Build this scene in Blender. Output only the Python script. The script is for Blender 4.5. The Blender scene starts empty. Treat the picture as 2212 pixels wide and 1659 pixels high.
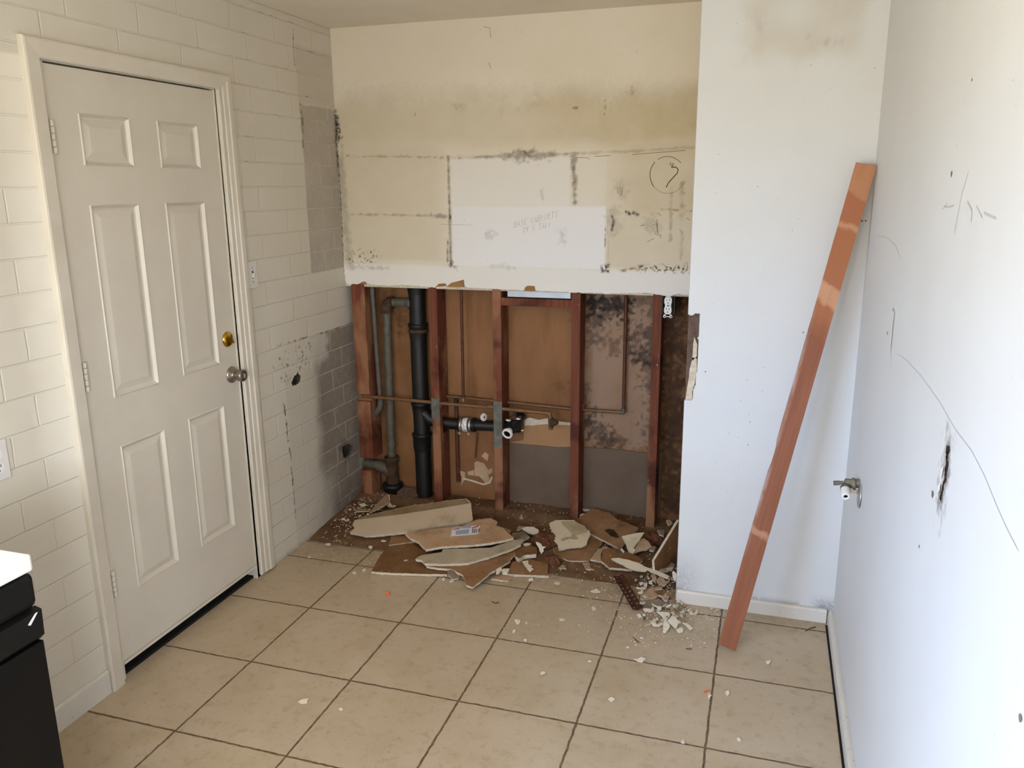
import bpy, bmesh, math, random
import numpy as np
from mathutils import Vector, Matrix

SC = bpy.context.scene
COL = SC.collection
# ------------------------------------------------------------------ camera
CAMX, CAMY, CAMZ = 2.1056, -1.8492, 1.7054
YAW, PITCH, ROLL, FPX = -0.3054, -0.2389, -0.0083, 1748.5
W, H = 2212, 1659
FW = Vector((math.sin(YAW)*math.cos(PITCH), math.cos(YAW)*math.cos(PITCH), math.sin(PITCH)))
_r = Vector((math.cos(YAW), -math.sin(YAW), 0)); _u = _r.cross(FW)
RT = _r*math.cos(ROLL)+_u*math.sin(ROLL); UP = -_r*math.sin(ROLL)+_u*math.cos(ROLL)
cam_d = bpy.data.cameras.new('camera'); cam = bpy.data.objects.new('camera', cam_d); COL.objects.link(cam)
cam_d.sensor_width = 36; cam_d.lens = FPX/W*36; cam_d.clip_start = .05; cam_d.clip_end = 100
cam.matrix_world = Matrix((RT, UP, -FW)).transposed().to_4x4(); cam.location = (CAMX, CAMY, CAMZ)
SC.camera = cam
# ------------------------------------------------------------------ view, world, window light
vs_ = SC.view_settings
SC.display_settings.display_device = 'sRGB'
vs_.view_transform = 'Standard'; vs_.look = 'None'; vs_.gamma = 1; vs_.use_curve_mapping = False
vs_.exposure = 0.02
SC.cycles.use_denoising = True
SC.cycles.max_bounces = 12; SC.cycles.diffuse_bounces = 8
SC.cycles.sample_clamp_indirect = 6
SKY = (0.66, 0.93, 1.46); SKY_S = 23.5            # open sky seen by the left window
EAST = (0.87, 0.96, 1.12); EAST_S = 33.0            # made-up sky tint colouring the fill through the added right window
GROUND = (0.95, 0.95, 0.90); GROUND_S = 15.0
WIN2_FILL = (-4.1, -2.5, 0.95, 2.06)          # unseen window added in the right wall as fill for the left wall
WIN3_FILL = (0.55, 1.20, 1.05, 2.06)           # unseen window added behind the viewpoint to brighten the back wall (x0,x1,z0,z1)
WIN = (-3.8, -1.5, 0.95, 2.06)           # window opening in the left wall: y0,y1,z0,z1
wd = bpy.data.worlds.new('daylight'); SC.world = wd; wd.use_nodes = True
nt = wd.node_tree; bg = nt.nodes['Background']
tc = nt.nodes.new('ShaderNodeTexCoord'); sp = nt.nodes.new('ShaderNodeSeparateXYZ')
nt.links.new(tc.outputs['Generated'], sp.inputs[0])
rmp = nt.nodes.new('ShaderNodeMapRange'); rmp.inputs[1].default_value = -0.02; rmp.inputs[2].default_value = 0.05
nt.links.new(sp.outputs[2], rmp.inputs[0])
mxw = nt.nodes.new('ShaderNodeMixRGB')
mxw.inputs[1].default_value = (*[c*GROUND_S for c in GROUND], 1); rx = nt.nodes.new('ShaderNodeMapRange'); rx.inputs[1].default_value = -0.1; rx.inputs[2].default_value = 0.1
nt.links.new(sp.outputs[0], rx.inputs[0])
mxs = nt.nodes.new('ShaderNodeMixRGB'); nt.links.new(rx.outputs[0], mxs.inputs[0]); nt.links.new(mxs.outputs[0], mxw.inputs[2])
mxs.inputs[1].default_value = (*[c*SKY_S for c in SKY], 1); mxs.inputs[2].default_value = (*[c*EAST_S for c in EAST], 1)
nt.links.new(rmp.outputs[0], mxw.inputs[0]); nt.links.new(mxw.outputs[0], bg.inputs[0]); bg.inputs[1].default_value = 1.0
for w4, px_, rz_ in ((WIN, -0.08, -90), (WIN2_FILL, 2.53, 90)):
    pl = bpy.data.lights.new('window_portal', 'AREA'); pl.shape = 'RECTANGLE'
    pl.size = w4[1]-w4[0]; pl.size_y = w4[3]-w4[2]; pl.cycles.is_portal = True
    po = bpy.data.objects.new('window_portal', pl); COL.objects.link(po)
    po.location = (px_, (w4[0]+w4[1])/2, (w4[2]+w4[3])/2)
    po.rotation_euler = (math.radians(90), 0, math.radians(rz_))

pl = bpy.data.lights.new('window_portal', 'AREA'); pl.shape = 'RECTANGLE'; pl.size = WIN3_FILL[1]-WIN3_FILL[0]; pl.size_y = WIN3_FILL[3]-WIN3_FILL[2]; pl.cycles.is_portal = True  # portal of the added rear fill window
po = bpy.data.objects.new('window_portal', pl); COL.objects.link(po); po.location = ((WIN3_FILL[0]+WIN3_FILL[1])/2, -4.28, (WIN3_FILL[2]+WIN3_FILL[3])/2); po.rotation_euler = (math.radians(90), 0, 0)

# ------------------------------------------------------------------ dimensions (metres)
YP = 1.3237; YB = 1.9314; XR = 2.4424; XC = 1.823; HH = 2.4608
YF = YB+.0125          # front of studs
YS = 2.073             # sheathing at the back of the cavity
TILE = .412; GX0 = .3674
Cv = Vector((CAMX, CAMY, CAMZ))
def ray(u, v): return FW + RT*((u-W/2)/FPX) - UP*((v-H/2)/FPX)
def on(u, v, ax, val):
    d = ray(u, v); s = (val-Cv[ax])/d[ax]; return Cv+d*s
def on_plane(u, v, P0, n):
    d = ray(u, v); s = (P0-Cv).dot(n)/d.dot(n); return Cv+d*s
def PB(u, v):          # back wall: (x,z)
    p = on(u, v, 1, YB); return p.x, p.z
def PL(u, v):
    p = on(u, v, 0, 0); return p.y, p.z
def PR(u, v):
    p = on(u, v, 0, XR); return p.y, p.z
def PP(u, v):
    p = on(u, v, 1, YP); return p.x, p.z
def PS(u, v):
    p = on(u, v, 1, YS); return p.x, p.z
def G(u, v, z=0.0): return on(u, v, 2, z)
frL = lambda a, b, o=0: Vector((o, a, b))
frB = lambda a, b, o=0: Vector((a, YB-o, b))
frP = lambda a, b, o=0: Vector((a, YP-o, b))
frR = lambda a, b, o=0: Vector((XR-o, a, b))
frS = lambda a, b, o=0: Vector((a, YS-o, b))

# ------------------------------------------------------------------ object helpers
def tag(o, label=None, cat=None, group=None, kind=None):
    if label: o['label'] = label
    if cat: o['category'] = cat
    if group: o['group'] = group
    if kind: o['kind'] = kind
    return o
def thing(name, label, cat, loc=(0, 0, 0), group=None, kind=None):
    o = bpy.data.objects.new(name, None); COL.objects.link(o); o.location = loc; o.empty_display_size = .05
    return tag(o, label, cat, group, kind)

class MB:
    def __init__(s): s.v = []; s.f = []; s.m = []; s.sm = []
    def add(s, vs, fs, mi=0, smooth=False):
        b = len(s.v); s.v += [tuple(x) for x in vs]
        for f in fs: s.f.append([b+i for i in f]); s.m.append(mi); s.sm.append(smooth)
    def box(s, x0, x1, y0, y1, z0, z1, mi=0):
        s.add([(x0,y0,z0),(x1,y0,z0),(x1,y1,z0),(x0,y1,z0),(x0,y0,z1),(x1,y0,z1),(x1,y1,z1),(x0,y1,z1)],
              [(0,3,2,1),(4,5,6,7),(0,1,5,4),(1,2,6,5),(2,3,7,6),(3,0,4,7)], mi)
    def obox(s, c, ax, ay, az, hx, hy, hz, mi=0):
        vs = []
        for k in (-1, 1):
            for a, b in ((-1,-1),(1,-1),(1,1),(-1,1)): vs.append(c+ax*hx*a+ay*hy*b+az*hz*k)
        s.add(vs, [(0,3,2,1),(4,5,6,7),(0,1,5,4),(1,2,6,5),(2,3,7,6),(3,0,4,7)], mi)
    def tube(s, pts, r, n=16, mi=0, caps=True):
        pts = [Vector(p) for p in pts]; rr = r if isinstance(r, (list, tuple)) else [r]*len(pts)
        t0 = (pts[1]-pts[0]).normalized(); a = Vector((0,0,1)) if abs(t0.z) < .9 else Vector((1,0,0))
        nx = t0.cross(a).normalized(); vs = []
        for i, p in enumerate(pts):
            t = (pts[min(i+1,len(pts)-1)]-pts[max(i-1,0)])
            if t.length < 1e-9: t = t0
            t.normalize(); nx = (nx-t*nx.dot(t)).normalized(); ny = t.cross(nx)
            for k in range(n):
                an = 2*math.pi*k/n; vs.append(p+nx*math.cos(an)*rr[i]+ny*math.sin(an)*rr[i])
        fs = [(i*n+k, i*n+(k+1)%n, (i+1)*n+(k+1)%n, (i+1)*n+k) for i in range(len(pts)-1) for k in range(n)]
        s.add(vs, fs, mi, True)
        if caps:
            s.add(vs[:n], [tuple(range(n))[::-1]], mi); s.add(vs[-n:], [tuple(range(n))], mi)
    def lathe(s, o, ax, prof, n=28, mi=0, close=True):
        """prof: list of (distance along ax, radius)"""
        o = Vector(o); ax = Vector(ax).normalized(); a = Vector((0,0,1)) if abs(ax.z) < .9 else Vector((1,0,0))
        nx = ax.cross(a).normalized(); ny = ax.cross(nx); vs = []
        for d, r in prof:
            for k in range(n):
                an = 2*math.pi*k/n; vs.append(o+ax*d+(nx*math.cos(an)+ny*math.sin(an))*r)
        fs = [(i*n+k, i*n+(k+1)%n, (i+1)*n+(k+1)%n, (i+1)*n+k) for i in range(len(prof)-1) for k in range(n)]
        s.add(vs, fs, mi, True)
        if close:
            if prof[0][1] > 1e-5: s.add(vs[:n], [tuple(range(n))[::-1]], mi)
            if prof[-1][1] > 1e-5: s.add(vs[-n:], [tuple(range(n))], mi)
    def prism(s, pts, off, mi=0, mside=None, mbot=None):
        """planar polygon pts (3D) extruded by vector off"""
        n = len(pts); pts = [Vector(p) for p in pts]; q = [p+off for p in pts]
        s.add(pts+q, [tuple(range(n))], mi)
        s.f.append([len(s.v)-1-i for i in range(n)]); s.m.append(mi if mbot is None else mbot); s.sm.append(False)
        b = len(s.v)-2*n; ms = mi if mside is None else mside
        for i in range(n):
            j = (i+1) % n
            s.f.append([b+j, b+i, b+n+i, b+n+j]); s.m.append(ms); s.sm.append(False)
    def ribbon(s, fr, pts, w, off=.0006, mi=0, th=.0):
        P = [Vector((a, b)) for a, b in pts]; vs = []
        ww = w if isinstance(w, (list, tuple)) else [w]*len(P)
        for i, p in enumerate(P):
            t = P[min(i+1, len(P)-1)]-P[max(i-1, 0)]
            if t.length < 1e-9: t = Vector((1, 0))
            t.normalize(); nn = Vector((-t.y, t.x))*ww[i]/2
            vs += [fr((p+nn).x, (p+nn).y, off), fr((p-nn).x, (p-nn).y, off)]
        s.add(vs, [(2*i, 2*i+1, 2*i+3, 2*i+2) for i in range(len(P)-1)], mi)
    def build(s, name, mats, parent=None, bevel=0, recalc=True):
        me = bpy.data.meshes.new(name); me.from_pydata(s.v, [], s.f); me.update()
        if not isinstance(mats, (list, tuple)): mats = [mats]
        for m in mats: me.materials.append(m)
        me.polygons.foreach_set('material_index', s.m); me.polygons.foreach_set('use_smooth', s.sm)
        if recalc:
            bm = bmesh.new(); bm.from_mesh(me); bmesh.ops.recalc_face_normals(bm, faces=bm.faces); bm.to_mesh(me); bm.free()
        o = bpy.data.objects.new(name, me); COL.objects.link(o)
        if bevel:
            b = o.modifiers.new('bevel', 'BEVEL'); b.width = bevel; b.segments = 2; b.limit_method = 'ANGLE'
            b.angle_limit = math.radians(40)
        if parent:
            o.parent = parent; o.matrix_parent_inverse = Matrix.Translation(parent.location).inverted()
        return o

# ------------------------------------------------------------------ materials
def lin(c):
    if isinstance(c, str): c = tuple(int(c[i:i+2], 16)/255 for i in (0, 2, 4))
    return tuple(x/12.92 if x <= .04045 else ((x+.055)/1.055)**2.4 for x in c)
class NB:
    """small node builder"""
    def __init__(s, name, rough=.7, spec=.3, metal=0):
        s.m = bpy.data.materials.new(name); s.m.use_nodes = True; s.t = s.m.node_tree
        s.b = s.t.nodes['Principled BSDF']; s.b.inputs['Roughness'].default_value = rough
        s.b.inputs['Specular IOR Level'].default_value = spec; s.b.inputs['Metallic'].default_value = metal
        s._pos = None
    def n(s, typ): return s.t.nodes.new(typ)
    def l(s, a, b): s.t.links.new(a, b)
    @property
    def pos(s):
        if s._pos is None: s._pos = s.n('ShaderNodeNewGeometry').outputs['Position']
        return s._pos
    def obj(s): return s.n('ShaderNodeTexCoord').outputs['Object']
    def mapv(s, vec, scale=(1,1,1), loc=(0,0,0), rot=(0,0,0)):
        m = s.n('ShaderNodeMapping'); s.l(vec, m.inputs[0]); m.inputs['Scale'].default_value = scale
        m.inputs['Location'].default_value = loc; m.inputs['Rotation'].default_value = rot; return m.outputs[0]
    def noise(s, vec, scale, detail=4, rough=.55, out=0):
        m = s.n('ShaderNodeTexNoise'); s.l(vec, m.inputs['Vector']); m.inputs['Scale'].default_value = scale
        m.inputs['Detail'].default_value = detail; m.inputs['Roughness'].default_value = rough; return m.outputs[out]
    def rng(s, f, a, b, c=0, d=1):
        m = s.n('ShaderNodeMapRange'); m.inputs[1].default_value = a; m.inputs[2].default_value = b
        m.inputs[3].default_value = c; m.inputs[4].default_value = d; s.l(f, m.inputs[0]); return m.outputs[0]
    def math(s, op, a, b=None, clamp=False):
        m = s.n('ShaderNodeMath'); m.operation = op; m.use_clamp = clamp
        for i, x in enumerate((a, b)):
            if x is None: continue
            if isinstance(x, (int, float)): m.inputs[i].default_value = x
            else: s.l(x, m.inputs[i])
        return m.outputs[0]
    def mix(s, f, a, b, mode='MIX'):
        m = s.n('ShaderNodeMixRGB'); m.blend_type = mode
        for i, x in enumerate((f, a, b)):
            if isinstance(x, (int, float)): m.inputs[i].default_value = x
            elif isinstance(x, (str, tuple)): m.inputs[i].default_value = (*lin(x), 1) if isinstance(x, str) else (*x, 1)
            else: s.l(x, m.inputs[i])
        return m.outputs[0]
    def attr(s, name):
        m = s.n('ShaderNodeAttribute'); m.attribute_name = name; return m.outputs['Fac']
    def bump(s, h, strength=.3, dist=.002, prev=None):
        m = s.n('ShaderNodeBump'); m.inputs['Strength'].default_value = strength; m.inputs['Distance'].default_value = dist
        s.l(h, m.inputs['Height'])
        if prev is not None: s.l(prev, m.inputs['Normal'])
        return m.outputs[0]
    def done(s, col=None, nrm=None, rough=None):
        if col is not None:
            if isinstance(col, str): s.b.inputs['Base Color'].default_value = (*lin(col), 1)
            else: s.l(col, s.b.inputs['Base Color'])
        if nrm is not None: s.l(nrm, s.b.inputs['Normal'])
        if rough is not None: s.l(rough, s.b.inputs['Roughness'])
        return s.m
def simple(name, c1, c2=None, scale=30, rough=.7, spec=.3, metal=0, bump=0, bscale=None, lo=.35, hi=.65, stretch=(1,1,1), obj=False):
    b = NB(name, rough, spec, metal); v = b.mapv(b.obj() if obj else b.pos, stretch)
    if c2 is None: return b.done(c1)
    f = b.rng(b.noise(v, scale, 5, .6), lo, hi); col = b.mix(f, c1, c2); nr = None
    if bump: nr = b.bump(b.noise(v, bscale or scale*2, 4), bump, .002)
    return b.done(col, nr)

PAINT = 'c9bfa9'
def mat_block():
    b = NB('painted_block', .55, .35)
    v = b.pos; sepn = b.n('ShaderNodeSeparateXYZ'); b.l(v, sepn.inputs[0])
    cmb = b.n('ShaderNodeCombineXYZ'); b.l(sepn.outputs[1], cmb.inputs[0]); b.l(sepn.outputs[2], cmb.inputs[1])
    mp = b.mapv(cmb.outputs[0], loc=(-1.237+.31*8, -.085+.102*4, 0))
    wob = b.n('ShaderNodeVectorMath'); wob.operation = 'MULTIPLY_ADD'; b.l(b.noise(v, 14, 3, out=1), wob.inputs[0])
    wob.inputs[1].default_value = (.006, .006, 0); b.l(mp, wob.inputs[2])
    br = b.n('ShaderNodeTexBrick'); b.l(wob.outputs[0], br.inputs['Vector'])
    br.offset = .33; br.offset_frequency = 2; br.inputs['Scale'].default_value = 1; br.inputs['Brick Width'].default_value = .31
    br.inputs['Row Height'].default_value = .102; br.inputs['Mortar Size'].default_value = .0042; br.inputs['Mortar Smooth'].default_value = .6
    br.inputs['Color1'].default_value = (1, 1, 1, 1); br.inputs['Color2'].default_value = (.9, .9, .9, 1); br.inputs['Mortar'].default_value = (1, 1, 1, 1)
    mort = br.outputs['Fac']
    bare = b.attr('bare'); dirt = b.attr('dirt'); old = b.attr('old')
    base = b.mix(b.rng(b.noise(v, 3, 3), .3, .7), 'd0c8b8', 'cbc2af')
    # unpainted or thinly painted grey block
    blk = b.mix(b.rng(b.noise(v, 60, 4, .7), .2, .8), '857a6d', '94887a')
    blk = b.mix(mort, blk, 'b5a795')
    col = b.mix(b.math('MULTIPLY', bare, b.rng(b.noise(v, 25, 4, .65), .1, .5, .55, 1), True), base, blk)
    # open cracks in weathered joints right of the door
    fz_ = b.math('FRACT', b.math('DIVIDE', b.math('ADD', sepn.outputs[2], -.085+.102*4), .102))
    hz = b.rng(b.math('MINIMUM', fz_, b.math('SUBTRACT', 1, fz_)), .02, .04, 1, 0)
    crk = b.math('MULTIPLY', b.math('MULTIPLY', b.rng(mort, .8, .97), hz), b.math('MULTIPLY', b.rng(b.noise(v, 8, 5, .75), .53, .60), old))
    col = b.mix(b.math('MULTIPLY', mort, .22), col, b.mix(hz, 'd9d1c0', '9a907f'))
    col = b.mix(b.math('MULTIPLY', crk, .75), col, '54493c')
    sp = b.rng(b.noise(v, 130, 2, .5), .74, .78)
    col = b.mix(b.math('MULTIPLY', sp, b.math('MULTIPLY', b.rng(b.noise(v, 4, 2), .5, .65), .7)), col, '3c342b')
    sp2 = b.rng(b.noise(v, 240, 3, .7), .60, .70)
    col = b.mix(b.math('MULTIPLY', sp2, b.math('MULTIPLY', bare, .8, True)), col, '4a4239')
    col = b.mix(b.math('MULTIPLY', dirt, b.rng(b.noise(v, 110, 3, .7), .3, .55, .45, 1)), col, '2a241e')
    h = b.math('ADD', b.math('MULTIPLY', mort, -1), b.math('MULTIPLY', b.noise(v, 160, 4, .65), .22))
    n = b.bump(h, .55, .004)
    return b.done(col, n)
def mat_wall(name, base1, base2, marks=True, speck=.6):
    b = NB(name, .6, .3); v = b.pos
    col = b.mix(b.rng(b.noise(v, 2.5, 4), .3, .7), base1, base2)
    if marks:
        col = b.mix(b.attr('yellow'), col, 'a8956a')
        col = b.mix(b.attr('white'), col, 'dcd9d4')
        col = b.mix(b.math('MULTIPLY', b.attr('brown'), b.rng(b.noise(v, 40, 4), .3, .6)), col, '8a6a38')
        col = b.mix(b.math('MULTIPLY', b.attr('grime_shade'), b.rng(b.noise(v, 26, 5, .7), .15, .62, .25, 1), True), col, '665b4c')
        col = b.mix(b.math('MULTIPLY', b.attr('dirt'), b.rng(b.noise(v, 90, 4, .7), .3, .55), True), col, '221c15')
    sp = b.rng(b.noise(v, 95, 2, .5), .728, .765)
    col = b.mix(b.math('MULTIPLY', sp, b.math('MULTIPLY', b.rng(b.noise(v, 3.1, 2), .48, .62), speck)), col, '4b443c')
    n = b.bump(b.noise(v, 220, 3), .08, .001)
    return b.done(col, n)
def mat_tile():
    b = NB('floor_tile', .42, .4); v = b.pos
    s = b.n('ShaderNodeSeparateXYZ'); b.l(v, s.inputs[0]); ds = []; cs = []
    wob = b.rng(b.noise(v, 30, 3), .3, .7, -.0016, .0016)
    for i, o in ((0, GX0), (1, 0)):
        t = b.math('DIVIDE', b.math('SUBTRACT', b.math('ADD', s.outputs[i], wob), o), TILE)
        cs.append(b.math('FLOOR', t))
        f = b.math('SUBTRACT', t, cs[-1]); ds.append(b.math('MINIMUM', f, b.math('SUBTRACT', 1, f)))
    d = b.math('MULTIPLY', b.math('MINIMUM', ds[0], ds[1]), TILE)
    g = b.rng(d, .0028, .0045, 1, 0)
    cc = b.n('ShaderNodeCombineXYZ'); b.l(cs[0], cc.inputs[0]); b.l(cs[1], cc.inputs[1])
    wn = b.n('ShaderNodeTexWhiteNoise'); wn.noise_dimensions = '2D'; b.l(cc.outputs[0], wn.inputs['Vector'])
    col = b.mix(b.rng(b.noise(v, 5, 5, .6), .3, .7), 'bdab92', 'ae9a7c')
    col = b.mix(b.math('MULTIPLY', wn.outputs['Value'], .35), col, 'b6a68e')
    col = b.mix(b.rng(b.noise(v, 22, 5, .65), .52, .75, 0, .55), col, '96805f')
    col = b.mix(b.rng(b.noise(v, 70, 3, .6), .65, .72, 0, .6), col, '6f5b41')
    col = b.mix(b.math('MULTIPLY', b.attr('dust'), b.rng(b.noise(v, 30, 4), .25, .65)), col, '7b5f43')
    gc = b.mix(b.rng(b.noise(v, 40, 4), .35, .65), '56442e', '756148')
    col = b.mix(g, col, gc)
    h = b.math('ADD', b.math('MULTIPLY', g, -1), b.math('MULTIPLY', b.noise(v, 45, 4), .12))
    r = b.rng(b.noise(v, 12, 3), .3, .7, .38, .55)
    return b.done(col, b.bump(h, .5, .003), b.math('ADD', r, b.math('MULTIPLY', g, .4)))
def mat_framing():
    b = NB('framing_lumber', .75, .2); v = b.pos
    info = b.n('ShaderNodeObjectInfo')
    f = b.noise(b.mapv(v, (1, 1, .04)), 70, 5, .6)
    col = b.mix(b.rng(f, .3, .7), '5a2f1f', '774530')
    col = b.mix(b.rng(b.noise(b.mapv(v, (1, 1, .35)), 7, 3), .5, .62, 0, .8), col, '93684a')
    col = b.mix(b.rng(b.noise(v, 5, 3), .56, .66, 0, .7), col, '3c1a12')
    sp = b.math('MULTIPLY', b.rng(b.noise(v, 70, 3), .66, .72), b.rng(b.noise(v, 6, 2), .5, .6))
    col = b.mix(sp, col, 'b9a58c')
    return b.done(col, b.bump(f, .3, .001))
def mat_board():
    b = NB('leaning_redwood', .65, .25); v = b.obj()
    f = b.noise(b.mapv(v, (1, 1, .03)), 90, 5, .6)
    col = b.mix(b.rng(f, .3, .7), '7c4931', '8f583c')
    sb = b.n('ShaderNodeSeparateXYZ'); b.l(v, sb.inputs[0])
    zz2 = b.math('ADD', sb.outputs[2], b.math('ADD', b.rng(b.noise(v, 14, 3), .3, .7, -.012, .012), b.math('MULTIPLY', sb.outputs[0], .35)))
    col = b.mix(b.math('MULTIPLY', b.rng(zz2, 1.20, 1.28), .7), col, 'a86a45')
    for z0_, z1_, am in ((1.315, 1.395, .75), (1.585, 1.615, .6), (.44, .475, .5), (1.70, 1.83, .35)):
        col = b.mix(b.math('MULTIPLY', b.math('MULTIPLY', b.rng(zz2, z0_, z0_+.012), b.rng(zz2, z1_, z1_-.012)), am), col, 'c69873')
    col = b.mix(b.rng(b.noise(b.mapv(v, (1, 1, .2)), 9, 3), .5, .7, 0, .5), col, '784328')
    s = b.n('ShaderNodeSeparateXYZ'); b.l(v, s.inputs[0])
    wear = b.math('MULTIPLY', b.rng(s.outputs[0], -.018, -.036), b.math('MULTIPLY', b.rng(s.outputs[2], .35, .6), b.rng(s.outputs[2], 1.35, 1.05)))
    col = b.mix(b.math('MULTIPLY', wear, b.rng(b.noise(b.mapv(v, (1, 1, .25)), 45, 4), .35, .6), True), col, 'b9a294')
    return b.done(col, b.bump(f, .25, .001))
def mat_sheath():
    b = NB('brown_board_paper', .8, .15); v = b.pos
    col = b.mix(b.rng(b.noise(b.mapv(v, (1, 1, .5)), 5, 5, .6), .3, .7), '80593a', '916845')
    col = b.mix(b.rng(b.noise(b.mapv(v, (2, 1, .25)), 7, 4), .55, .75, 0, .6), col, '6b4524')
    col = b.mix(b.attr('pale'), col, '9c8672')
    col = b.mix(b.math('MULTIPLY', b.attr('stain_shade'), b.rng(b.noise(v, 9, 4), .2, .6)), col, '4b2f16')
    m = b.attr('mold'); nz = b.math('ADD', b.math('MULTIPLY', b.noise(v, 30, 6, .8), .6), b.math('MULTIPLY', b.noise(v, 11, 4, .6), .4))
    col = b.mix(b.rng(b.math('ADD', m, b.math('MULTIPLY', nz, .9)), .58, 1.22, 0, .95), col, '1e1a17')
    return b.done(col, b.bump(nz, .15, .001))
def mat_dirt():
    b = NB('brown_dust', .9, .1); v = b.pos
    col = b.mix(b.rng(b.noise(v, 12, 5, .65), .3, .7), '5d4430', '7c5e44')
    col = b.mix(b.rng(b.noise(v, 90, 4, .7), .5, .7, 0, .6), col, '8f7458')
    col = b.mix(b.rng(b.noise(v, 5, 3), .5, .7, 0, .5), col, '4a3121')
    return b.done(col, b.bump(b.noise(v, 120, 5, .7), .7, .004))
def mat_iron():
    b = NB('cast_iron', .5, .4); v = b.pos
    col = b.mix(b.rng(b.noise(v, 16, 4), .35, .7), '0f0d0b', '1a1612')
    col = b.mix(b.rng(b.noise(v, 40, 4), .62, .75, 0, .6), col, '35241a')
    return b.done(col, b.bump(b.noise(v, 90, 4), .3, .002))
def mat_face(name, c1, c2, stain_shade='4a3424', speck='c9b89c'):
    b = NB(name, .8, .12); v = b.pos
    col = b.mix(b.rng(b.noise(v, 8, 5, .6), .3, .7), c1, c2)
    col = b.mix(b.rng(b.noise(v, 6.5, 4, .6), .56, .72, 0, .55), col, stain_shade)
    col = b.mix(b.rng(b.noise(b.mapv(v, (1, .25, 1), rot=(0, 0, .5)), 60, 3), .66, .72, 0, .35), col, speck)
    col = b.mix(b.rng(b.noise(v, 150, 2), .70, .74, 0, .85), col, speck)
    return b.done(col, b.bump(b.noise(v, 40, 5, .7), .2, .002))
M = {}
M['block'] = mat_block()
M['wall_back'] = mat_wall('old_cream_paint', 'd6ccb8', 'd1c6af')
M['wall_white'] = mat_wall('white_wall_paint', 'd0d0cd', 'cccbc7', True, .75)
M['wall_plain'] = simple('plain_wall_paint', 'cdc6b8', 'c8c0b0', 3)
M['ceiling'] = simple('ceiling_paint', 'e0d7c7', 'dad0be', 4, bump=.1, bscale=120)
M['tile'] = mat_tile(); M['dirt'] = mat_dirt(); M['stud'] = mat_framing(); M['board'] = mat_board(); M['sheath'] = mat_sheath()
M['gypsum'] = simple('white_gypsum', 'cfc3ae', 'b8a98f', 60, .85, .1, bump=.5, bscale=150)
M['trim'] = simple('trim_paint', 'd0c7b6', 'c9bfac', 6, .45, .4)
M['door'] = simple('door_paint', 'cdc4b3', 'c8bfae', 5, .42, .45)
def mat_basebd():
    b = NB('baseboard_paint', .5, .35); v = b.pos
    col = b.mix(b.rng(b.noise(v, 6, 3), .3, .7), 'd2cbbf', 'cac3b6')
    col = b.mix(b.rng(b.noise(v, 45, 5, .7), .64, .72, 0, .7), col, '5e564b'); return b.done(col)
M['basebd'] = mat_basebd()
M['iron'] = mat_iron()
M['abs'] = simple('black_plastic', '141313', '201e1c', 20, .4, .4)
M['galv'] = simple('galvanized_pipe', '514c42', '645d50', 25, .6, .3, .2, bump=.1)
M['rusty'] = simple('rusty_fitting', '3d2d22', '54402f', 30, .8, .2, .2, bump=.4)
M['copper'] = simple('dull_copper', '6b4c36', '80603f', 40, .55, .35, .4, bump=.15)
M['dcopper'] = simple('dark_copper', '4c2a1b', '5e3825', 40, .55, .35, .3)
M['nailplate'] = simple('grey_nail_plate', '57554d', '736f64', 30, .55, .35, .3, bump=.2)
M['steel'] = simple('brushed_clamp', 'a39a8c', 'bdb3a4', 60, .35, .5, .8)
M['satin'] = simple('satin_nickel', '8f8477', '9b9083', 60, .3, .5, .9)
M['brass'] = simple('polished_brass', 'c9a648', 'b8923a', 60, .16, .5, 1)
M['sheetmetal'] = simple('grey_sheet_metal', '9fa3a3', 'aeb1b0', 12, .4, .5, .3)
M['white_pl'] = simple('white_plastic', 'dcd8d0', rough=.35, spec=.5)
M['plate'] = simple('painted_plate', 'd2ccc4', rough=.4, spec=.45)
M['dark'] = simple('dark_slot', '0b0908', rough=.9, spec=.1)
M['print'] = simple('label_ink', '3a3a3c', rough=.6)
M['red'] = simple('label_red', 'a02822', rough=.5)
M['blue'] = simple('label_blue_grey', '9aa0b0', rough=.5)
M['paper'] = simple('label_paper', 'd6d3d2', rough=.5)
M['orange'] = simple('orange_plastic', 'e0622a', rough=.4, spec=.4)
M['tan'] = mat_face('tan_board_paper', 'b99a7c','a8835f','7d5f3f')
M['ltan'] = mat_face('light_tan_paper', 'b59a7d','a48463')
M['brown'] = mat_face('brown_board_face', '83603f','6b4b2f')
M['brown2'] = mat_face('mid_brown_board_face', '9a7656','84603e')
M['greyface'] = mat_face('grey_green_board_face', 'b3a58c','9c8d76','6d6a58')
M['greychunk'] = simple('grey_chunk', '8d7d6b', '75644f', 18, .85, .1, bump=.3)
M['creamface'] = mat_face('cream_painted_face', 'c2ad94','b8a38a','96825f')
M['creamstrip'] = mat_face('dirty_unpainted_strip', '8f7a5d','7a6447','4d3f2c')
M['whiteface'] = mat_face('white_painted_face', 'd3c4aa','c6b698','a08c6a')
M['whiteflap'] = simple('torn_backing_patch', 'b3a183', 'a29070', 20, .75, .15)
M['chip'] = simple('white_plaster_chip', 'e2dac9', 'd3c8b3', 70, .8, .1)
M['chip2'] = simple('tan_plaster_chip', 'a98f74', '8f7459', 70, .85, .1)
M['clod'] = simple('rust_brown_fibre', '573826', '6f4a33', 45, .95, .05, bump=1.0, bscale=90)
M['clodmould'] = simple('dark_mould', '2e2a20', '4a3a28', 30, .9, .1)
M['unlit_core'] = simple('unlit_core_tone', '4a4139', '3a332c', 20, .95, .05)  # colour darkened so the insides of the wall holes look unlit
M['rust'] = simple('rusted_steel', '3a1f16', '55301f', 60, .8, .2, .2, bump=.4)
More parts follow.
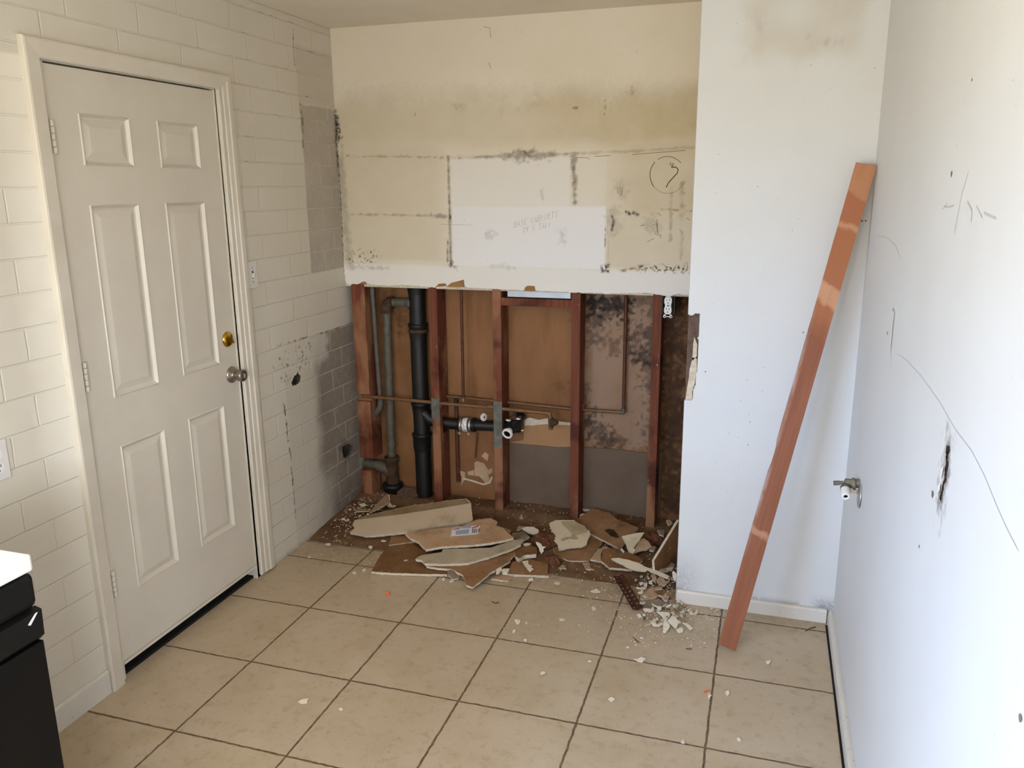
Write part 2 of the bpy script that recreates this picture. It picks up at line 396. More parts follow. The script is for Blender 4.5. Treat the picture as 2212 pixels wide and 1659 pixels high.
M['shim'] = simple('weathered_scrap', '55443a', '6d5a4c', 40, .85, .1, bump=.3)
M['cement'] = simple('grey_backing', '6d5d4f', '635344', 5, .85, .1)
M['cleanpaper'] = simple('fresh_tan_backing', 'a5805d', '9d7855', 6, .8, .1)
M['kraft'] = simple('torn_kraft', '9a7448', '87633c', 18, .85, .1)
M['pencil'] = simple('pencil_line', '8d8478', rough=.8)
M['marker'] = simple('brown_marker', '4e3a28', rough=.8)
M['scuff'] = simple('grey_scuff', '6d6862', rough=.8)
M['wirewhite'] = simple('faint_scuff', 'b4b3b2', rough=.7)
M['dirt_gap_black'] = simple('black_dirt_and_gap_shade', '17130f', rough=.9)  # black dirt line, and painted shade of the gap under the door
M['enamel'] = simple('white_enamel', 'e6e3dc', rough=.18, spec=.5)
M['blackplastic'] = simple('black_appliance_panel', '0c0b09', rough=.5, spec=.25)
M['blackgloss'] = simple('black_appliance_gloss', '080706', rough=.42, spec=.2)
M['verdi'] = simple('corroded_brass', '6b6350', '8d8672', 60, .6, .4, .5, bump=.5)
M['escut'] = simple('dull_chrome', 'b3b3ad', rough=.3, spec=.5, metal=.7)

# ------------------------------------------------------------------ numpy noise and gridded walls
def vnoise(a, b, sc, seed):
    rs = np.random.RandomState(seed); L = rs.rand(256, 256)
    x = a*sc+1000; y = b*sc+1000; xi = np.floor(x).astype(int); yi = np.floor(y).astype(int)
    fx = x-xi; fy = y-yi; fx = fx*fx*(3-2*fx); fy = fy*fy*(3-2*fy)
    g = lambda i, j: L[i % 256, j % 256]
    return (g(xi,yi)*(1-fx)+g(xi+1,yi)*fx)*(1-fy)+(g(xi,yi+1)*(1-fx)+g(xi+1,yi+1)*fx)*fy
def fbm(a, b, sc, seed, o=4):
    s = 0; w = .5; t = 0
    for k in range(o): s = s+w*vnoise(a, b, sc*2**k, seed+k); t += w; w *= .5
    return s/t
def sstep(x, a, b):
    t = np.clip((x-a)/(b-a), 0, 1); return t*t*(3-2*t)
def segdist(a, b, pts):
    d = np.full(a.shape, 9.)
    for (x0, y0), (x1, y1) in zip(pts[:-1], pts[1:]):
        dx, dy = x1-x0, y1-y0; L2 = dx*dx+dy*dy+1e-12
        t = np.clip(((a-x0)*dx+(b-y0)*dy)/L2, 0, 1)
        d = np.minimum(d, np.hypot(a-x0-t*dx, b-y0-t*dy))
    return d
def stroke(a, b, pts, w, soft=.6, nz=.4, seed=1):
    d = segdist(a, b, pts)+(fbm(a, b, 60, seed, 3)-.5)*w*nz*2
    return 1-sstep(d, w*(1-soft)/2, w*(1+soft)/2)
def rect(a, b, a0, a1, b0, b1, s=.01, nz=.0, seed=1):
    n = (fbm(a, b, 25, seed, 4)-.5)*nz
    return sstep(a+n, a0-s, a0+s)*(1-sstep(a+n, a1-s, a1+s))*sstep(b+n, b0-s, b0+s)*(1-sstep(b+n, b1-s, b1+s))
def inpoly(a, b, poly):
    r = np.zeros(a.shape, bool); n = len(poly)
    for i in range(n):
        x0, y0 = poly[i]; x1, y1 = poly[(i+1) % n]
        c = ((y0 > b) != (y1 > b)) & (a < (x1-x0)*(b-y0)/(y1-y0+1e-12)+x0); r ^= c
    return r
def grid_wall(name, A, B, fr, mat, depth, remove=None, attrs=None, back_mat=None, vmap=None, edge_bottom=False, zoff=None, edges=('l','r','t','b'), back=True):
    """wall face as a grid over coordinates A x B (2-D arrays allowed for B through vmap), with thickness"""
    a, b = np.meshgrid(A, B, indexing='ij')
    if vmap is not None: b = vmap(a, b)
    na, nb = a.shape
    o0 = fr(0, 0, 0); ea = fr(1, 0, 0)-o0; eb = fr(0, 1, 0)-o0; eo = fr(0, 0, 1)-o0
    z = np.zeros(a.shape) if zoff is None else zoff(a, b)
    P = np.array(o0)+a[..., None]*np.array(ea)+b[..., None]*np.array(eb)+z[..., None]*np.array(eo)
    V = P.reshape(-1, 3); idx = np.arange(na*nb).reshape(na, nb)
    q = np.stack([idx[:-1, :-1], idx[1:, :-1], idx[1:, 1:], idx[:-1, 1:]], -1).reshape(-1, 4)
    nrm = np.cross(np.array(ea), np.array(eb))
    if nrm @ np.array(eo) < 0: q = q[:, ::-1]
    keep = np.ones(len(q), bool)
    if remove is not None:
        ca = (a[:-1, :-1]+a[1:, 1:])/2; cb = (b[:-1, :-1]+b[1:, 1:])/2
        keep = ~remove(ca, cb).reshape(-1)
    km = keep.reshape(na-1, nb-1)
    q = q[keep]; mi = [np.zeros(len(q), int)]
    # thickness: back face and the outer rim, plus rims of removed cells
    off = -depth*np.array(eo); V2 = (P+off).reshape(-1, 3); n0 = len(V); rim = []
    pad = np.zeros((na+1, nb+1), bool); pad[1:-1, 1:-1] = km
    ii, jj = np.where(pad[:-1, 1:-1] != pad[1:, 1:-1])      # edges along b at a index ii
    for i, j in zip(ii, jj):
        if (i == 0 and 'l' not in edges) or (i == na-1 and 'r' not in edges): continue
        rim.append((idx[i, j], idx[i, j+1], n0+idx[i, j+1], n0+idx[i, j]))
    ii, jj = np.where(pad[1:-1, :-1] != pad[1:-1, 1:])
    for i, j in zip(ii, jj):
        if (j == 0 and 'b' not in edges) or (j == nb-1 and 't' not in edges): continue
        rim.append((idx[i, j], idx[i+1, j], n0+idx[i+1, j], n0+idx[i, j]))
    allv = [V, V2]; quads = [q]
    if rim: quads.append(np.array(rim)); mi.append(np.ones(len(rim), int))
    if back:
        A0, A1, B0, B1 = A[0], A[-1], b.min(), b.max()
        bv = np.array([np.array(fr(x, y, -depth*1.001)) for x, y in ((A0, B0), (A1, B0), (A1, B1), (A0, B1))])
        allv.append(bv); m0 = 2*n0; quads.append(np.array([[m0, m0+1, m0+2, m0+3]])); mi.append(np.ones(1, int))
    V = np.concatenate(allv); Q = np.concatenate(quads); mi = np.concatenate(mi)
    me = bpy.data.meshes.new(name); me.vertices.add(len(V)); me.vertices.foreach_set('co', V.astype(np.float32).ravel())
    me.loops.add(Q.size); me.loops.foreach_set('vertex_index', Q.astype(np.int32).ravel())
    me.polygons.add(len(Q)); me.polygons.foreach_set('loop_start', np.arange(0, Q.size, 4, dtype=np.int32))
    me.materials.append(mat); me.materials.append(back_mat or mat)
    me.polygons.foreach_set('material_index', mi.astype(np.int32))
    me.update(calc_edges=True); me.validate()
    for k, fn in (attrs or {}).items():
        at_ = me.attributes.new(k, 'FLOAT', 'POINT'); val = np.zeros(len(V), np.float32)
        val[:n0] = np.clip(fn(a, b), 0, 1).reshape(-1); val[n0:2*n0] = val[:n0]; at_.data.foreach_set('value', val)
    # drop unused vertices of removed cells
    bm = bmesh.new(); bm.from_mesh(me); bmesh.ops.delete(bm, geom=[v for v in bm.verts if not v.link_faces], context='VERTS')
    bm.to_mesh(me); bm.free()
    ob = bpy.data.objects.new(name, me); COL.objects.link(ob); return ob
def coords(*segs):
    out = []
    for a, b, step in segs:
        n = max(1, int(round((b-a)/step))); out += list(np.linspace(a, b, n+1)[(1 if out else 0):])
    return np.array(out)
def struct(o, label, cat): return tag(o, label, cat, kind='structure')
def px_poly(fn, L): return [fn(u, v) for u, v in L]
Z = lambda x0, y0, w, L: [(x0+x*w/2212., y0+y*w/2212.) for x, y in L]      # zoom crop coordinates -> photo pixels

# ------------------------------------------------------------------ LEFT WALL (painted block, door opening, two holes)
DY0, DY1, DZ1 = .175, .995, 2.09
hole1 = px_poly(PL, [(629,828),(636,812),(641,808),(642,799),(644,806),(650,812),(648,824),(640,832),(632,833)])
hole2 = px_poly(PL, [(739,966),(746,960),(757,958),(761,965),(757,979),(747,990),(741,988)])
ylo = coords((-4.2, WIN[0], .4), (WIN[0], WIN[1], .4), (WIN[1], DY0, .2), (DY0, DY1, .2), (DY1, 1.08, .045), (1.08, 1.96, .005), (1.96, 2.12, .08))
zz = coords((0, WIN[2], .005), (WIN[2], WIN[3], .005), (WIN[3], DZ1, .005), (DZ1, HH, .005))
def rmL(y, z):
    d = (y > DY0) & (y < DY1) & (z < DZ1)
    w = (y > WIN[0]) & (y < WIN[1]) & (z > WIN[2]) & (z < WIN[3])
    return d | w | inpoly(y, z, hole1) | inpoly(y, z, hole2)
def a_bare(y, z):
    up = rect(y, z, 1.615, 1.99, 1.305, 2.085, .006, .012, 3)*(.42+.25*fbm(y, z, 8, 5))
    up = np.maximum(up, rect(y, z, 1.80, 1.915, 1.32, 1.50, .008, .02, 5)*.6)
    lowr = rect(y, z, 1.325, 2.0, -.1, 1.005, .004, .01, 7)
    g = sstep(y+.10*(fbm(y, z, 6, 11)-.5), 1.53, 1.66)
    g = g*(1-.65*sstep(z, .30, .12)*0)
    pale = np.maximum(1-sstep(z, .05, .42)*1, 0)*(1-sstep(y, 1.62, 1.82))
    low = lowr*np.clip(.16+.9*g*(1-.8*pale), 0, 1)
    low = low*(1-.8*rect(y, z, 1.25, 1.72, .86, 1.02, .03, .06, 9))
    thr = rect(y, z, 1.60, 1.95, 2.09, 2.34, .008, .01, 8)*.22
    return np.maximum(np.maximum(up, low), thr)
def a_dirtL(y, z):
    d = stroke(y, z, px_poly(PL, [(613,872),(618,905),(622,950),(629,990),(633,1050),(639,1120)]), .006, .8, 1.2, 3)*(fbm(y, z, 30, 77) > .42)
    d = np.maximum(d, rect(y, z, 1.27, 1.55, .83, .975, .02, .1, 31)*(fbm(y, z, 75, 33, 3) > .70)*.7)
    d = np.maximum(d, stroke(y, z, [(1.28, 1.012), (1.91, .998)], .005, .8, 1.5, 9)*(fbm(y, z, 40, 78) > .45)*.75)
    d = np.maximum(d, (1-sstep(z, .02, .20+.1*fbm(y, z, 8, 4)))*sstep(y, 1.5, 1.75)*.75*fbm(y, z, 14, 6))
    d = np.maximum(d, (1-sstep(z, .0, .03))*sstep(y, 1.05, 1.2)*.6*fbm(y, z, 30, 6))
    d = np.maximum(d, .35*rect(y, z, 1.58, 1.70, .3, .95, .07, .1, 12)*fbm(y, z, 12, 15))
    d = np.maximum(d, stroke(y, z, [hole2[0], hole2[3], hole2[5]], .05, .9, .5, 5)*.55)
    d = np.maximum(d, stroke(y, z, [(1.613, 2.08), (1.62, 2.02), (1.617, 1.9)], .012, .9, 1.2, 41)*.6)
    d = np.maximum(d, stroke(y, z, [(1.605, 2.43), (1.59, 2.35), (1.59, 2.25)], .004, .8, 1.4, 43)*.7)
    d = np.maximum(d, stroke(y, z, [(1.935, 2.06), (1.935, 1.8)], .02, .9, 1.2, 41)*.8)
    return d
wl = grid_wall('wall_left', ylo, zz, frL, M['block'], .014, rmL,
    dict(bare=a_bare, dirt=a_dirtL, old=lambda y, z: sstep(y, .75, 1.05)*np.clip(.25+.75*sstep(z, 1.5, 2.15)+.25*(1-sstep(z, .5, .9)), 0, 1)), back_mat=M['unlit_core'], back=False)
struct(wl, 'cream painted block wall holding the white door, with bare grey patches', 'wall')
mb = MB()      # hollow cores behind the two holes
for hp in (hole1, hole2):
    y0 = min(p[0] for p in hp)-.03; y1 = max(p[0] for p in hp)+.13; z0 = min(p[1] for p in hp)-.10; z1 = max(p[1] for p in hp)+.10
    xa, xb = -.014, -.22
    mb.add([(xa,y0,z0),(xa,y1,z0),(xa,y1,z1),(xa,y0,z1),(xb,y0,z0),(xb,y1,z0),(xb,y1,z1),(xb,y0,z1)], [(0,1,5,4),(1,2,6,5),(2,3,7,6),(3,0,4,7),(4,5,6,7)])
mb.build('block_core', M['unlit_core'], wl, recalc=False)
# window frame behind the camera
mb = MB(); y0, y1, z0, z1 = WIN
for a in ((y0, y0+.05, z0, z1), (y1-.05, y1, z0, z1), (y0+.05, y1-.05, z0, z0+.05), (y0+.05, y1-.05, z1-.05, z1), ((y0+y1)/2-.025, (y0+y1)/2+.025, z0+.05, z1-.05)):
    mb.box(-.09, -.05, *a)
struct(mb.build('window_1', M['trim'], bevel=.003), 'sliding window frame in the block wall behind the viewpoint', 'window')
mb = MB(); y0, y1, z0, z1 = WIN2_FILL
for a in ((y0, y0+.05, z0, z1), (y1-.05, y1, z0, z1), (y0+.05, y1-.05, z0, z0+.05), (y0+.05, y1-.05, z1-.05, z1), ((y0+y1)/2-.025, (y0+y1)/2+.025, z0+.05, z1-.05)):
    mb.box(XR+.04, XR+.08, *a)
struct(mb.build('fill_window_2', M['trim'], bevel=.003), 'frame of the unseen fill window added in the right wall', 'window')

# ------------------------------------------------------------------ BACK WALL (upper plasterboard with broken lower edge)
_edge_px = [(745,606),(752,614),(757,617),(762,613),(772,614),(779,612),(781,609),(790,609),(794,614),(820,616),(840,618),(870,616),(900,618),(935,621),(950,622),(1003,619),(1010,622),(1060,624),(1100,626),(1135,628),(1160,629),(1200,630),(1232,632),(1300,633),(1310,636),(1320,634),(1400,633),(1420,636),(1432,638),(1448,640),(1455,637),(1465,635),(1486,637),(1515,638)]
_ex = [PB(*p)[0] for p in _edge_px]; _ez = [PB(*p)[1] for p in _edge_px]
_ex[0] = 0.0; _ex[-1] = max(_ex[-1], 1.83)
def zb(x): return np.interp(x, _ex, _ez)+(fbm(x, x*0, 120, 3, 3)-.5)*.006
AX = coords((0, 1.83, .005)); BS = np.linspace(0, 1, 260)
def vmB(a, s): z = zb(a); return z+(HH-z)*s
BP = lambda L: px_poly(PB, L)
def a_yel(x, z):
    n = (fbm(x, z, 5, 21)-.5)*.10
    band = sstep(z+n*.7, 1.84, 1.95)*(1-sstep(z+n, 2.06, 2.17))*(.35+.35*sstep(x, .9, 1.6))
    right = sstep(x, 1.30, 1.55)*sstep(z, 1.5, 1.62)*(1-sstep(z+n, 2.05, 2.18))*.45
    left = .28*(1-sstep(x, .5, .62))*sstep(z, 1.34, 1.36)*(1-sstep(z+n, 2.0, 2.15))
    r2 = rect(x, z, 1.385, 1.9, 1.335, 1.62, .01, .02, 5)*.30
    sp = .5*rect(x, z, .85, 1.12, 2.02, 2.10, .04, .08, 8)*(fbm(x, z, 40, 9) > .5)
    return np.maximum.reduce([band, right, left, r2, sp])*(.6+.6*fbm(x, z, 14, 2))
def a_white(x, z):
    w1 = rect(x, z, .612, 1.205, 1.33, 1.838, .006, .008, 4)*.55
    w2 = rect(x, z, .612, 1.375, 1.325, 1.615, .005, .006, 6)*.95
    w3 = (1-sstep(z+(fbm(x, z, 10, 5)-.5)*.01, 1.318, 1.33))*.6
    w4 = rect(x, z, 1.22, 1.375, 1.62, 1.838, .006, .006, 4)*.2
    return np.maximum.reduce([w1, w2, w3, w4])
def a_grime_shade(x, z):
    S = lambda L, w, s, nz=.5, sd=1, soft=.8: stroke(x, z, BP(L), w, soft, nz, sd)*s
    br = np.where(fbm(x, z, 22, 91) > .40, 1, .25)
    L = [S([(968,338),(971,450),(974,575)], .012, .9, .5, 3),
         S([(965,341),(1040,339),(1110,336),(1150,336),(1250,331)], .011, .75, .9, 4)*br,
         S([(1090,337),(1150,337),(1190,335)], .036, .75, .9, 5),
         S([(1240,336),(1241,400),(1242,438)], .020, .85, .7, 6),
         S([(1250,331),(1370,326),(1500,318)], .011, .4, .7, 7), S([(748,337),(830,338),(965,340)], .009, .5, .9, 8)*br,
         S([(752,463),(860,464),(968,467)], .008, .5, .9, 9)*br, S([(930,466),(962,467)], .016, .7, .8, 10),
         S([(735,345),(742,430),(750,520),(757,575)], .038, .45, .4, 11), S([(738,330),(744,450)], .02, .3, .5, 12),  # painted shadow line down the left corner
         S([(758,577),(840,580)], .014, .35, 1, 13)*br, S([(752,205),(1100,200),(1500,192)], .07, .10, .6, 14),
         S([(1312,450),(1314,570)], .006, .35, .6, 15), S([(1340,403),(1345,416)], .05, .25, .8, 16),
         S([(1326,465),(1330,497)], .05, .32, .8, 17), S([(1058,506),(1064,509)], .035, .3, .9, 18), S([(1214,505),(1214,520)], .035, .28, .7, 19),
         S([(1450,460),(1448,520)], .012, .3, .6, 20), S([(1475,500),(1470,560)], .014, .35, .6, 21),
         S([(1405,475),(1408,490)], .05, .35, 1., 22), S([(1060,575),(1110,577)], .02, .2, 1, 23), S([(1170,407),(1173,430)], .012, .3, 1, 24)]
    return np.maximum.reduce(L)
def a_dirtB(x, z):
    S = lambda L, w, s, nz=.9, sd=1: stroke(x, z, BP(L), w, .8, nz, sd)*s
    f = fbm(x, z, 110, 55, 2)
    L = [S([(722,240),(725,262),(727,310)], .020, 1., 1.2, 3), S([(727,262),(729,305)], .03, .9, 1.4, 30), S([(728,315),(737,450),(742,580),(745,612)], .0065, 1, .5, 4),
         S([(1138,330),(1142,338),(1146,338)], .014, 1, 1.2, 5), rect(x, z, *sorted((PB(755,0)[0], PB(785,0)[0])), 1.33, 1.39, .02)*(f > .68)*.9,
         rect(x, z, .02, .20, 1.325, 1.40, .02)*(f > .70)*.9, S([(975,565),(982,578)], .014, .7, 1.2, 6),
         rect(x, z, 1.36, 1.40, 1.31, 1.35, .006)*(f > .55), rect(x, z, 1.53, 1.8, 1.315, 1.35, .008)*(f > .60)*.95,
         S([(1322,465),(1326,478),(1321,498)], .009, .95, .6, 7), S([(1352,457),(1360,463)], .011, 1, .5, 8), S([(1369,459),(1378,464)], .012, 1, .5, 9),
         S([(973,475),(970,455)], .006, .9, 1.2, 10), S([(967,520),(966,560),(968,574)], .005, .8, 1, 11), S([(1307,490),(1307,533)], .003, .9, .8, 12),
         S([(896,244),(897,250)], .006, .9, .6, 13), S([(1238,233),(1246,233)], .007, .8, .9, 14)]
    return np.maximum.reduce(L)
def a_brownB(x, z):
    S = lambda L, w, s, nz=.9, sd=1: stroke(x, z, BP(L), w, .8, nz, sd)*s
    L = [S([(1335,585),(1360,580),(1392,581)], .012, 1., 1.2, 3), S([(1450,405),(1448,480),(1447,520)], .012, .45, .5, 4), S([(1474,395),(1472,470)], .02, .5, .6, 5),
         S([(1428,452),(1495,456)], .006, .8, .6, 6), S([(1307,218),(1307,246)], .007, .9, 1.2, 7)*(fbm(x, z, 60, 8) > .4), S([(1319,220),(1320,246)], .006, .6, 1.2, 9)*(fbm(x, z, 60, 8) > .45),
         S([(1358,205),(1368,190)], .02, .4, 1.2, 10), S([(980,228),(1000,232)], .03, .35, 1, 11)]
    return np.maximum.reduce(L)
wb = grid_wall('wall_back', AX, BS, frB, M['wall_back'], .0125, None,
    dict(yellow=a_yel, white=a_white, grime_shade=a_grime_shade, dirt=a_dirtB, brown=a_brownB), back_mat=M['gypsum'], vmap=vmB, edges=('b',), back=True)
struct(wb, 'stained cream back wall cut away below, with cabinet outlines and pencil writing', 'wall')
# torn brown paper where the face tore off
mb = MB()
for L in ([(940,620),(948,613),(962,612),(966,618)], [(964,620),(975,611),(1002,604),(1004,620)], [(780,613),(781,609),(789,608),(792,614)], [(1132,628),(1134,621),(1140,617),(1155,618),(1157,629)]):
    mb.prism([frB(*p, .0012) for p in BP(L)], Vector((0, .0012, 0)))
mb.build('torn_paper', M['kraft'], wb)
# pencil writing
FONT = {'B': [[(0,0),(.1,1)],[(.1,1),(.6,.9),(.6,.6),(.05,.5),(.6,.4),(.55,.05),(0,0)]], 'A': [[(0,0),(.35,1),(.6,0)],[(.1,.4),(.5,.4)]],
 'S': [[(.55,.95),(.1,.8),(.15,.55),(.5,.4),(.45,.05),(0,.05)]], 'E': [[(.6,1),(.1,.95),(0,0),(.6,.05)],[(.05,.5),(.45,.52)]],
 'C': [[(.55,.9),(.1,.8),(0,.2),(.5,0)]], 'I': [[(.2,.9),(.2,.05)]], 'N': [[(0,0),(.05,.95),(.5,.05),(.55,1)]], 'T': [[(.3,1),(.25,0)],[(0,.95),(.65,1)]],
 '3': [[(.05,.95),(.5,.85),(.2,.55),(.5,.35),(.3,0),(0,.1)]], '4': [[(.1,1),(0,.5),(.55,.5)],[(.5,1),(.45,0)]], '5': [[(.6,1),(.1,.95),(.1,.6),(.5,.5),(.4,.05),(0,.05)]],
 '.': [[(.1,0),(.16,.04)]], 'L': [[(.1,1),(.1,.02),(.3,.0)]]}
mb = MB()
def write(txt, p0, p1, hpx):
    n = len(txt); 
    for i, ch in enumerate(txt):
        if ch == ' ': continue
        ux = (p1[0]-p0[0])/n; uy = (p1[1]-p0[1])/n
        for st in FONT[ch]:
            pts = []
            for a, b in st:
                pts.append(PB(p0[0]+ux*(i+a*1.2)+b*hpx*.08, p0[1]+uy*(i+a*1.2)-b*hpx))
            mb.ribbon(frB, pts, .0013, .0008)
write('BASE CABINETS', (1110, 492), (1206, 468), 13.5)
write('34.5 TALL', (1128, 503), (1192, 490), 12)
mb.ribbon(frB, BP([(948,484),(980,485),(1018,486)]), .0012, .0008)
mb.build('pencil_writing', M['pencil'], wb, recalc=False)
mb = MB()
circ = [(1442+38*math.cos(t), 378-40*math.sin(t)) for t in np.linspace(.7, 5.9, 26)]
for s0, s1, w in ((0, 7, .0022), (8, 15, .003), (15, 25, .0013)): mb.ribbon(frB, BP(circ[s0:s1+1]), w, .0008)
mb.ribbon(frB, BP([(1450,361),(1460,361),(1465,366),(1463,374),(1452,386),(1444,395),(1439,405)]), .0042, .0009)
for L in ([(1448,353),(1453,360)], [(1454,351),(1452,361)], [(1457,354),(1450,359)], [(1450,350),(1446,356)],
          [(1248,340),(1270,341),(1274,344)], [(1284,338),(1320,336)], [(1366,334),(1400,331),(1440,328),(1480,325)],
          [(1410,486),(1418,483),(1420,498),(1414,505),(1425,509)], [(1419,475),(1421,505),(1424,500)], [(1426,505),(1427,515)], [(1382,488),(1392,486)],
          [(1398,523),(1412,515)], [(1468,495),(1474,503),(1469,506)], [(1420,460),(1428,466)], [(1430,568),(1438,576),(1450,578)], [(1432,583),(1462,584)], [(1477,570),(1484,566),(1485,582),(1476,580),(1480,573)],
          [(1483,470),(1490,476)], [(1297,574),(1300,590)], [(1306,573),(1310,582)], [(1045,58),(1058,60),(1060,82)], [(1056,135),(1060,148)],
          [(1334,405),(1335,420)], [(1339,402),(1340,424)], [(1344,404),(1343,422)]):
    mb.ribbon(frB, BP(L), .0018, .0007)
mb.build('marker_scrawl', M['marker'], wb, recalc=False)

# ------------------------------------------------------------------ PARTITION WALL (right of the opening) and RIGHT WALL
notch = px_poly(PP, [(1470,676),(1488,680),(1497,681),(1502,677),(1511,678),(1512,688),(1508,730),(1507,775),(1505,800),(1502,830),(1497,845),(1496,864),(1470,866)])
ax = coords((XC, 1.90, .004), (1.90, XR+.02, .008)); bz = coords((0, .86, .010), (.86, 1.24, .004), (1.24, HH, .02))
def PPs(L): return px_poly(PP, L)
def a_gP(x, z):
    S = lambda L, w, s, nz=.9, sd=1: stroke(x, z, PPs(L), w, .8, nz, sd)*s
    L = [S([(1650,37),(1720,33),(1770,31),(1850,27)], .004, .9, .4, 3), S([(1740,85),(1790,87),(1820,84)], .010, .45, .8, 4),
         S([(1640,55),(1642,70)], .02, .25, 1, 5),          (1-sstep(z, .055, .075))*.5*(fbm(x, z, 30, 4) > .5), 0*x]
    return np.maximum.reduce(L)
wp = grid_wall('wall_partition', ax, bz, frP, M['wall_white'], .012, lambda x, z: inpoly(x, z, notch),
    dict(yellow=lambda x, z: .55*rect(x, z, 1.98, 2.36, 2.14, 2.36, .05, .06, 4)*fbm(x, z, 7, 5), white=lambda x, z: 0*x, brown=lambda x, z: 0*x, grime_shade=a_gP,
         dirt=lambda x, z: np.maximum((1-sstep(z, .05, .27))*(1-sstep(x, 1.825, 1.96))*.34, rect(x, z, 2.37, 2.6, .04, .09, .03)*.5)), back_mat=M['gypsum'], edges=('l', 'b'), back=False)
mb = MB()
mb.box(XC+.001, XR+.1, YP+.0125, YS+.2, 0, HH)          # framing block behind the board
mb.build('wall_core', M['shim'], wp)
mb = MB(); mb.box(XC-.0005, XC+.0005, YP+.0, YF, 0, .87); mb.box(XC-.0005, XC+.0005, YP+.0, YF, 1.225, HH)
mb.build('side_face', M['wall_plain'], wp)
struct(wp, 'white wall end right of the opening with a broken corner', 'wall')
mb = MB()      # plaster left in the broken corner
for L in ([(1495,780),(1505,770),(1506,745),(1500,728),(1497,745)], [(1489,800),(1496,772),(1505,776),(1505,800),(1500,830),(1495,846),(1495,864),(1480,864),(1484,838),(1488,815)]):
    mb.prism([frP(*p, -.004) for p in PPs(L)], Vector((0, .006, 0)))
mb.build('plaster_remnant', M['gypsum'], wp)

gash = px_poly(PR, [(2044,962),(2052,964),(2052,974),(2047,984),(2047,996),(2050,1004),(2045,1022),(2044,1036),(2039,1046),(2038,1058),(2035,1072),(2033,1082),(2029,1076),(2033,1062),(2036,1046),(2040,1034),(2041,1012),(2044,1000),(2043,984)])
ay = coords((-4.2, WIN2_FILL[0], .2), (WIN2_FILL[0], WIN2_FILL[1], .4), (WIN2_FILL[1], -.40, .2), (-.40, -.08, .004), (-.08, YP, .02)); bz = coords((0, WIN2_FILL[2], .02), (WIN2_FILL[2], 1.06, .02), (1.06, 1.28, .004), (1.28, WIN2_FILL[3], .02), (WIN2_FILL[3], HH, .02))
def PRs(L): return px_poly(PR, L)
def a_gR(y, z):
    S = lambda L, w, s, nz=.9, sd=1: stroke(y, z, PRs(L), w, .8, nz, sd)*s
    return np.maximum.reduce([S([(2046,955),(2044,1000),(2036,1045),(2030,1085)], .05, .5, 1.2, 3), rect(y, z, -.33, .9, .055, .075, .01)*.0])
wr = grid_wall('wall_right', ay, bz, frR, M['wall_white'], .012, lambda y, z: inpoly(y, z, gash) | ((y > WIN2_FILL[0]) & (y < WIN2_FILL[1]) & (z > WIN2_FILL[2]) & (z < WIN2_FILL[3])),
    dict(yellow=lambda y, z: 0*y, white=lambda y, z: 0*y, brown=lambda y, z: 0*y, grime_shade=a_gR, dirt=lambda y, z: .75*stroke(y, z, PRs([(2049,962),(2047,1000),(2041,1040),(2036,1055),(2030,1082)]), .022, .9, 1.2, 7)), back_mat=M['shim'], edges=(), back=False)
mb = MB(); mb.box(XR+.06, XR+.12, WIN2_FILL[1], YP+.1, 0, HH); mb.box(XR+.06, XR+.12, -4.2, WIN2_FILL[0], 0, HH)
mb.box(XR+.06, XR+.12, WIN2_FILL[0], WIN2_FILL[1], 0, WIN2_FILL[2]); mb.box(XR+.06, XR+.12, WIN2_FILL[0], WIN2_FILL[1], WIN2_FILL[3], HH); mb.build('wall_core', M['unlit_core'], wr)
struct(wr, 'bright white wall on the right with a torn gash', 'wall')
mb = MB()
for L, w in (([(1896,510),(1905,510),(1916,514),(1935,530),(1944,555)], .0022), ([(2040,445),(2050,447),(2060,444)], .003), ([(2046,438),(2041,447),(2036,452)], .002), ([(2126,460),(2142,468),(2152,472)], .004), ([(2090,435),(2100,455),(2098,480)], .004), ([(2110,445),(2122,470)], .003),
             ([(1939,765),(1958,778),(1990,812),(2030,868),(2064,928)], .0012), ([(2064,928),(2100,975),(2128,1030),(2150,1085),(2172,1135),(2200,1190)], .0018),
             ([(2092,372),(2078,420),(2062,505)], .0018), ([(1930,700),(1927,740),(1925,800)], .002)):
    mb.ribbon(frR, PRs(L), w, .0006)
mb.build('scuff_mark', M['wirewhite'], wr, recalc=False)
mb = MB()
def blob(mb, fr, c, r, n=9, seed=0, off=.0008):
    rs = random.Random(seed); pts = [(c[0]+r*(.6+.6*rs.random())*math.cos(2*math.pi*k/n), c[1]+r*(.6+.6*rs.random())*math.sin(2*math.pi*k/n)) for k in range(n)]
    mb.add([fr(*p, off) for p in pts], [tuple(range(n))])
for (u, v), r in (((2056,375),.006), ((2015,1067),.009), ((1917,720),.006), ((1930,670),.006), ((2205,1551),.007), ((2100,172),.003), ((1986,1180),.004)):
    blob(mb, frR, PR(u, v), r, seed=int(u))
for (u, v), r in (((1524,803),.0035), ((1820,477),.004), ((1862,477),.004), ((1870,477),.004), ((1735,718),.003)): blob(mb, frP, PP(u, v), r, seed=int(u))
mb.build('nail_hole', M['scuff'], wr, recalc=False)
mb = MB()      # raised white strip and torn paper flakes round the gash
mb.ribbon(frR, PRs([(1934,672),(1930,700),(1927,735),(1924,762)]), [.012, .014, .013, .008], .004)
for L in ([(2036,1014),(2041,1008),(2038,1026),(2034,1036)], [(2030,1052),(2034,1044),(2033,1060),(2028,1066)]):
    mb.prism([frR(*p, .0035) for p in PRs(L)], Vector((.001, 0, 0)))
mb.build('paper_flake', M['white_pl'], wr, recalc=False)

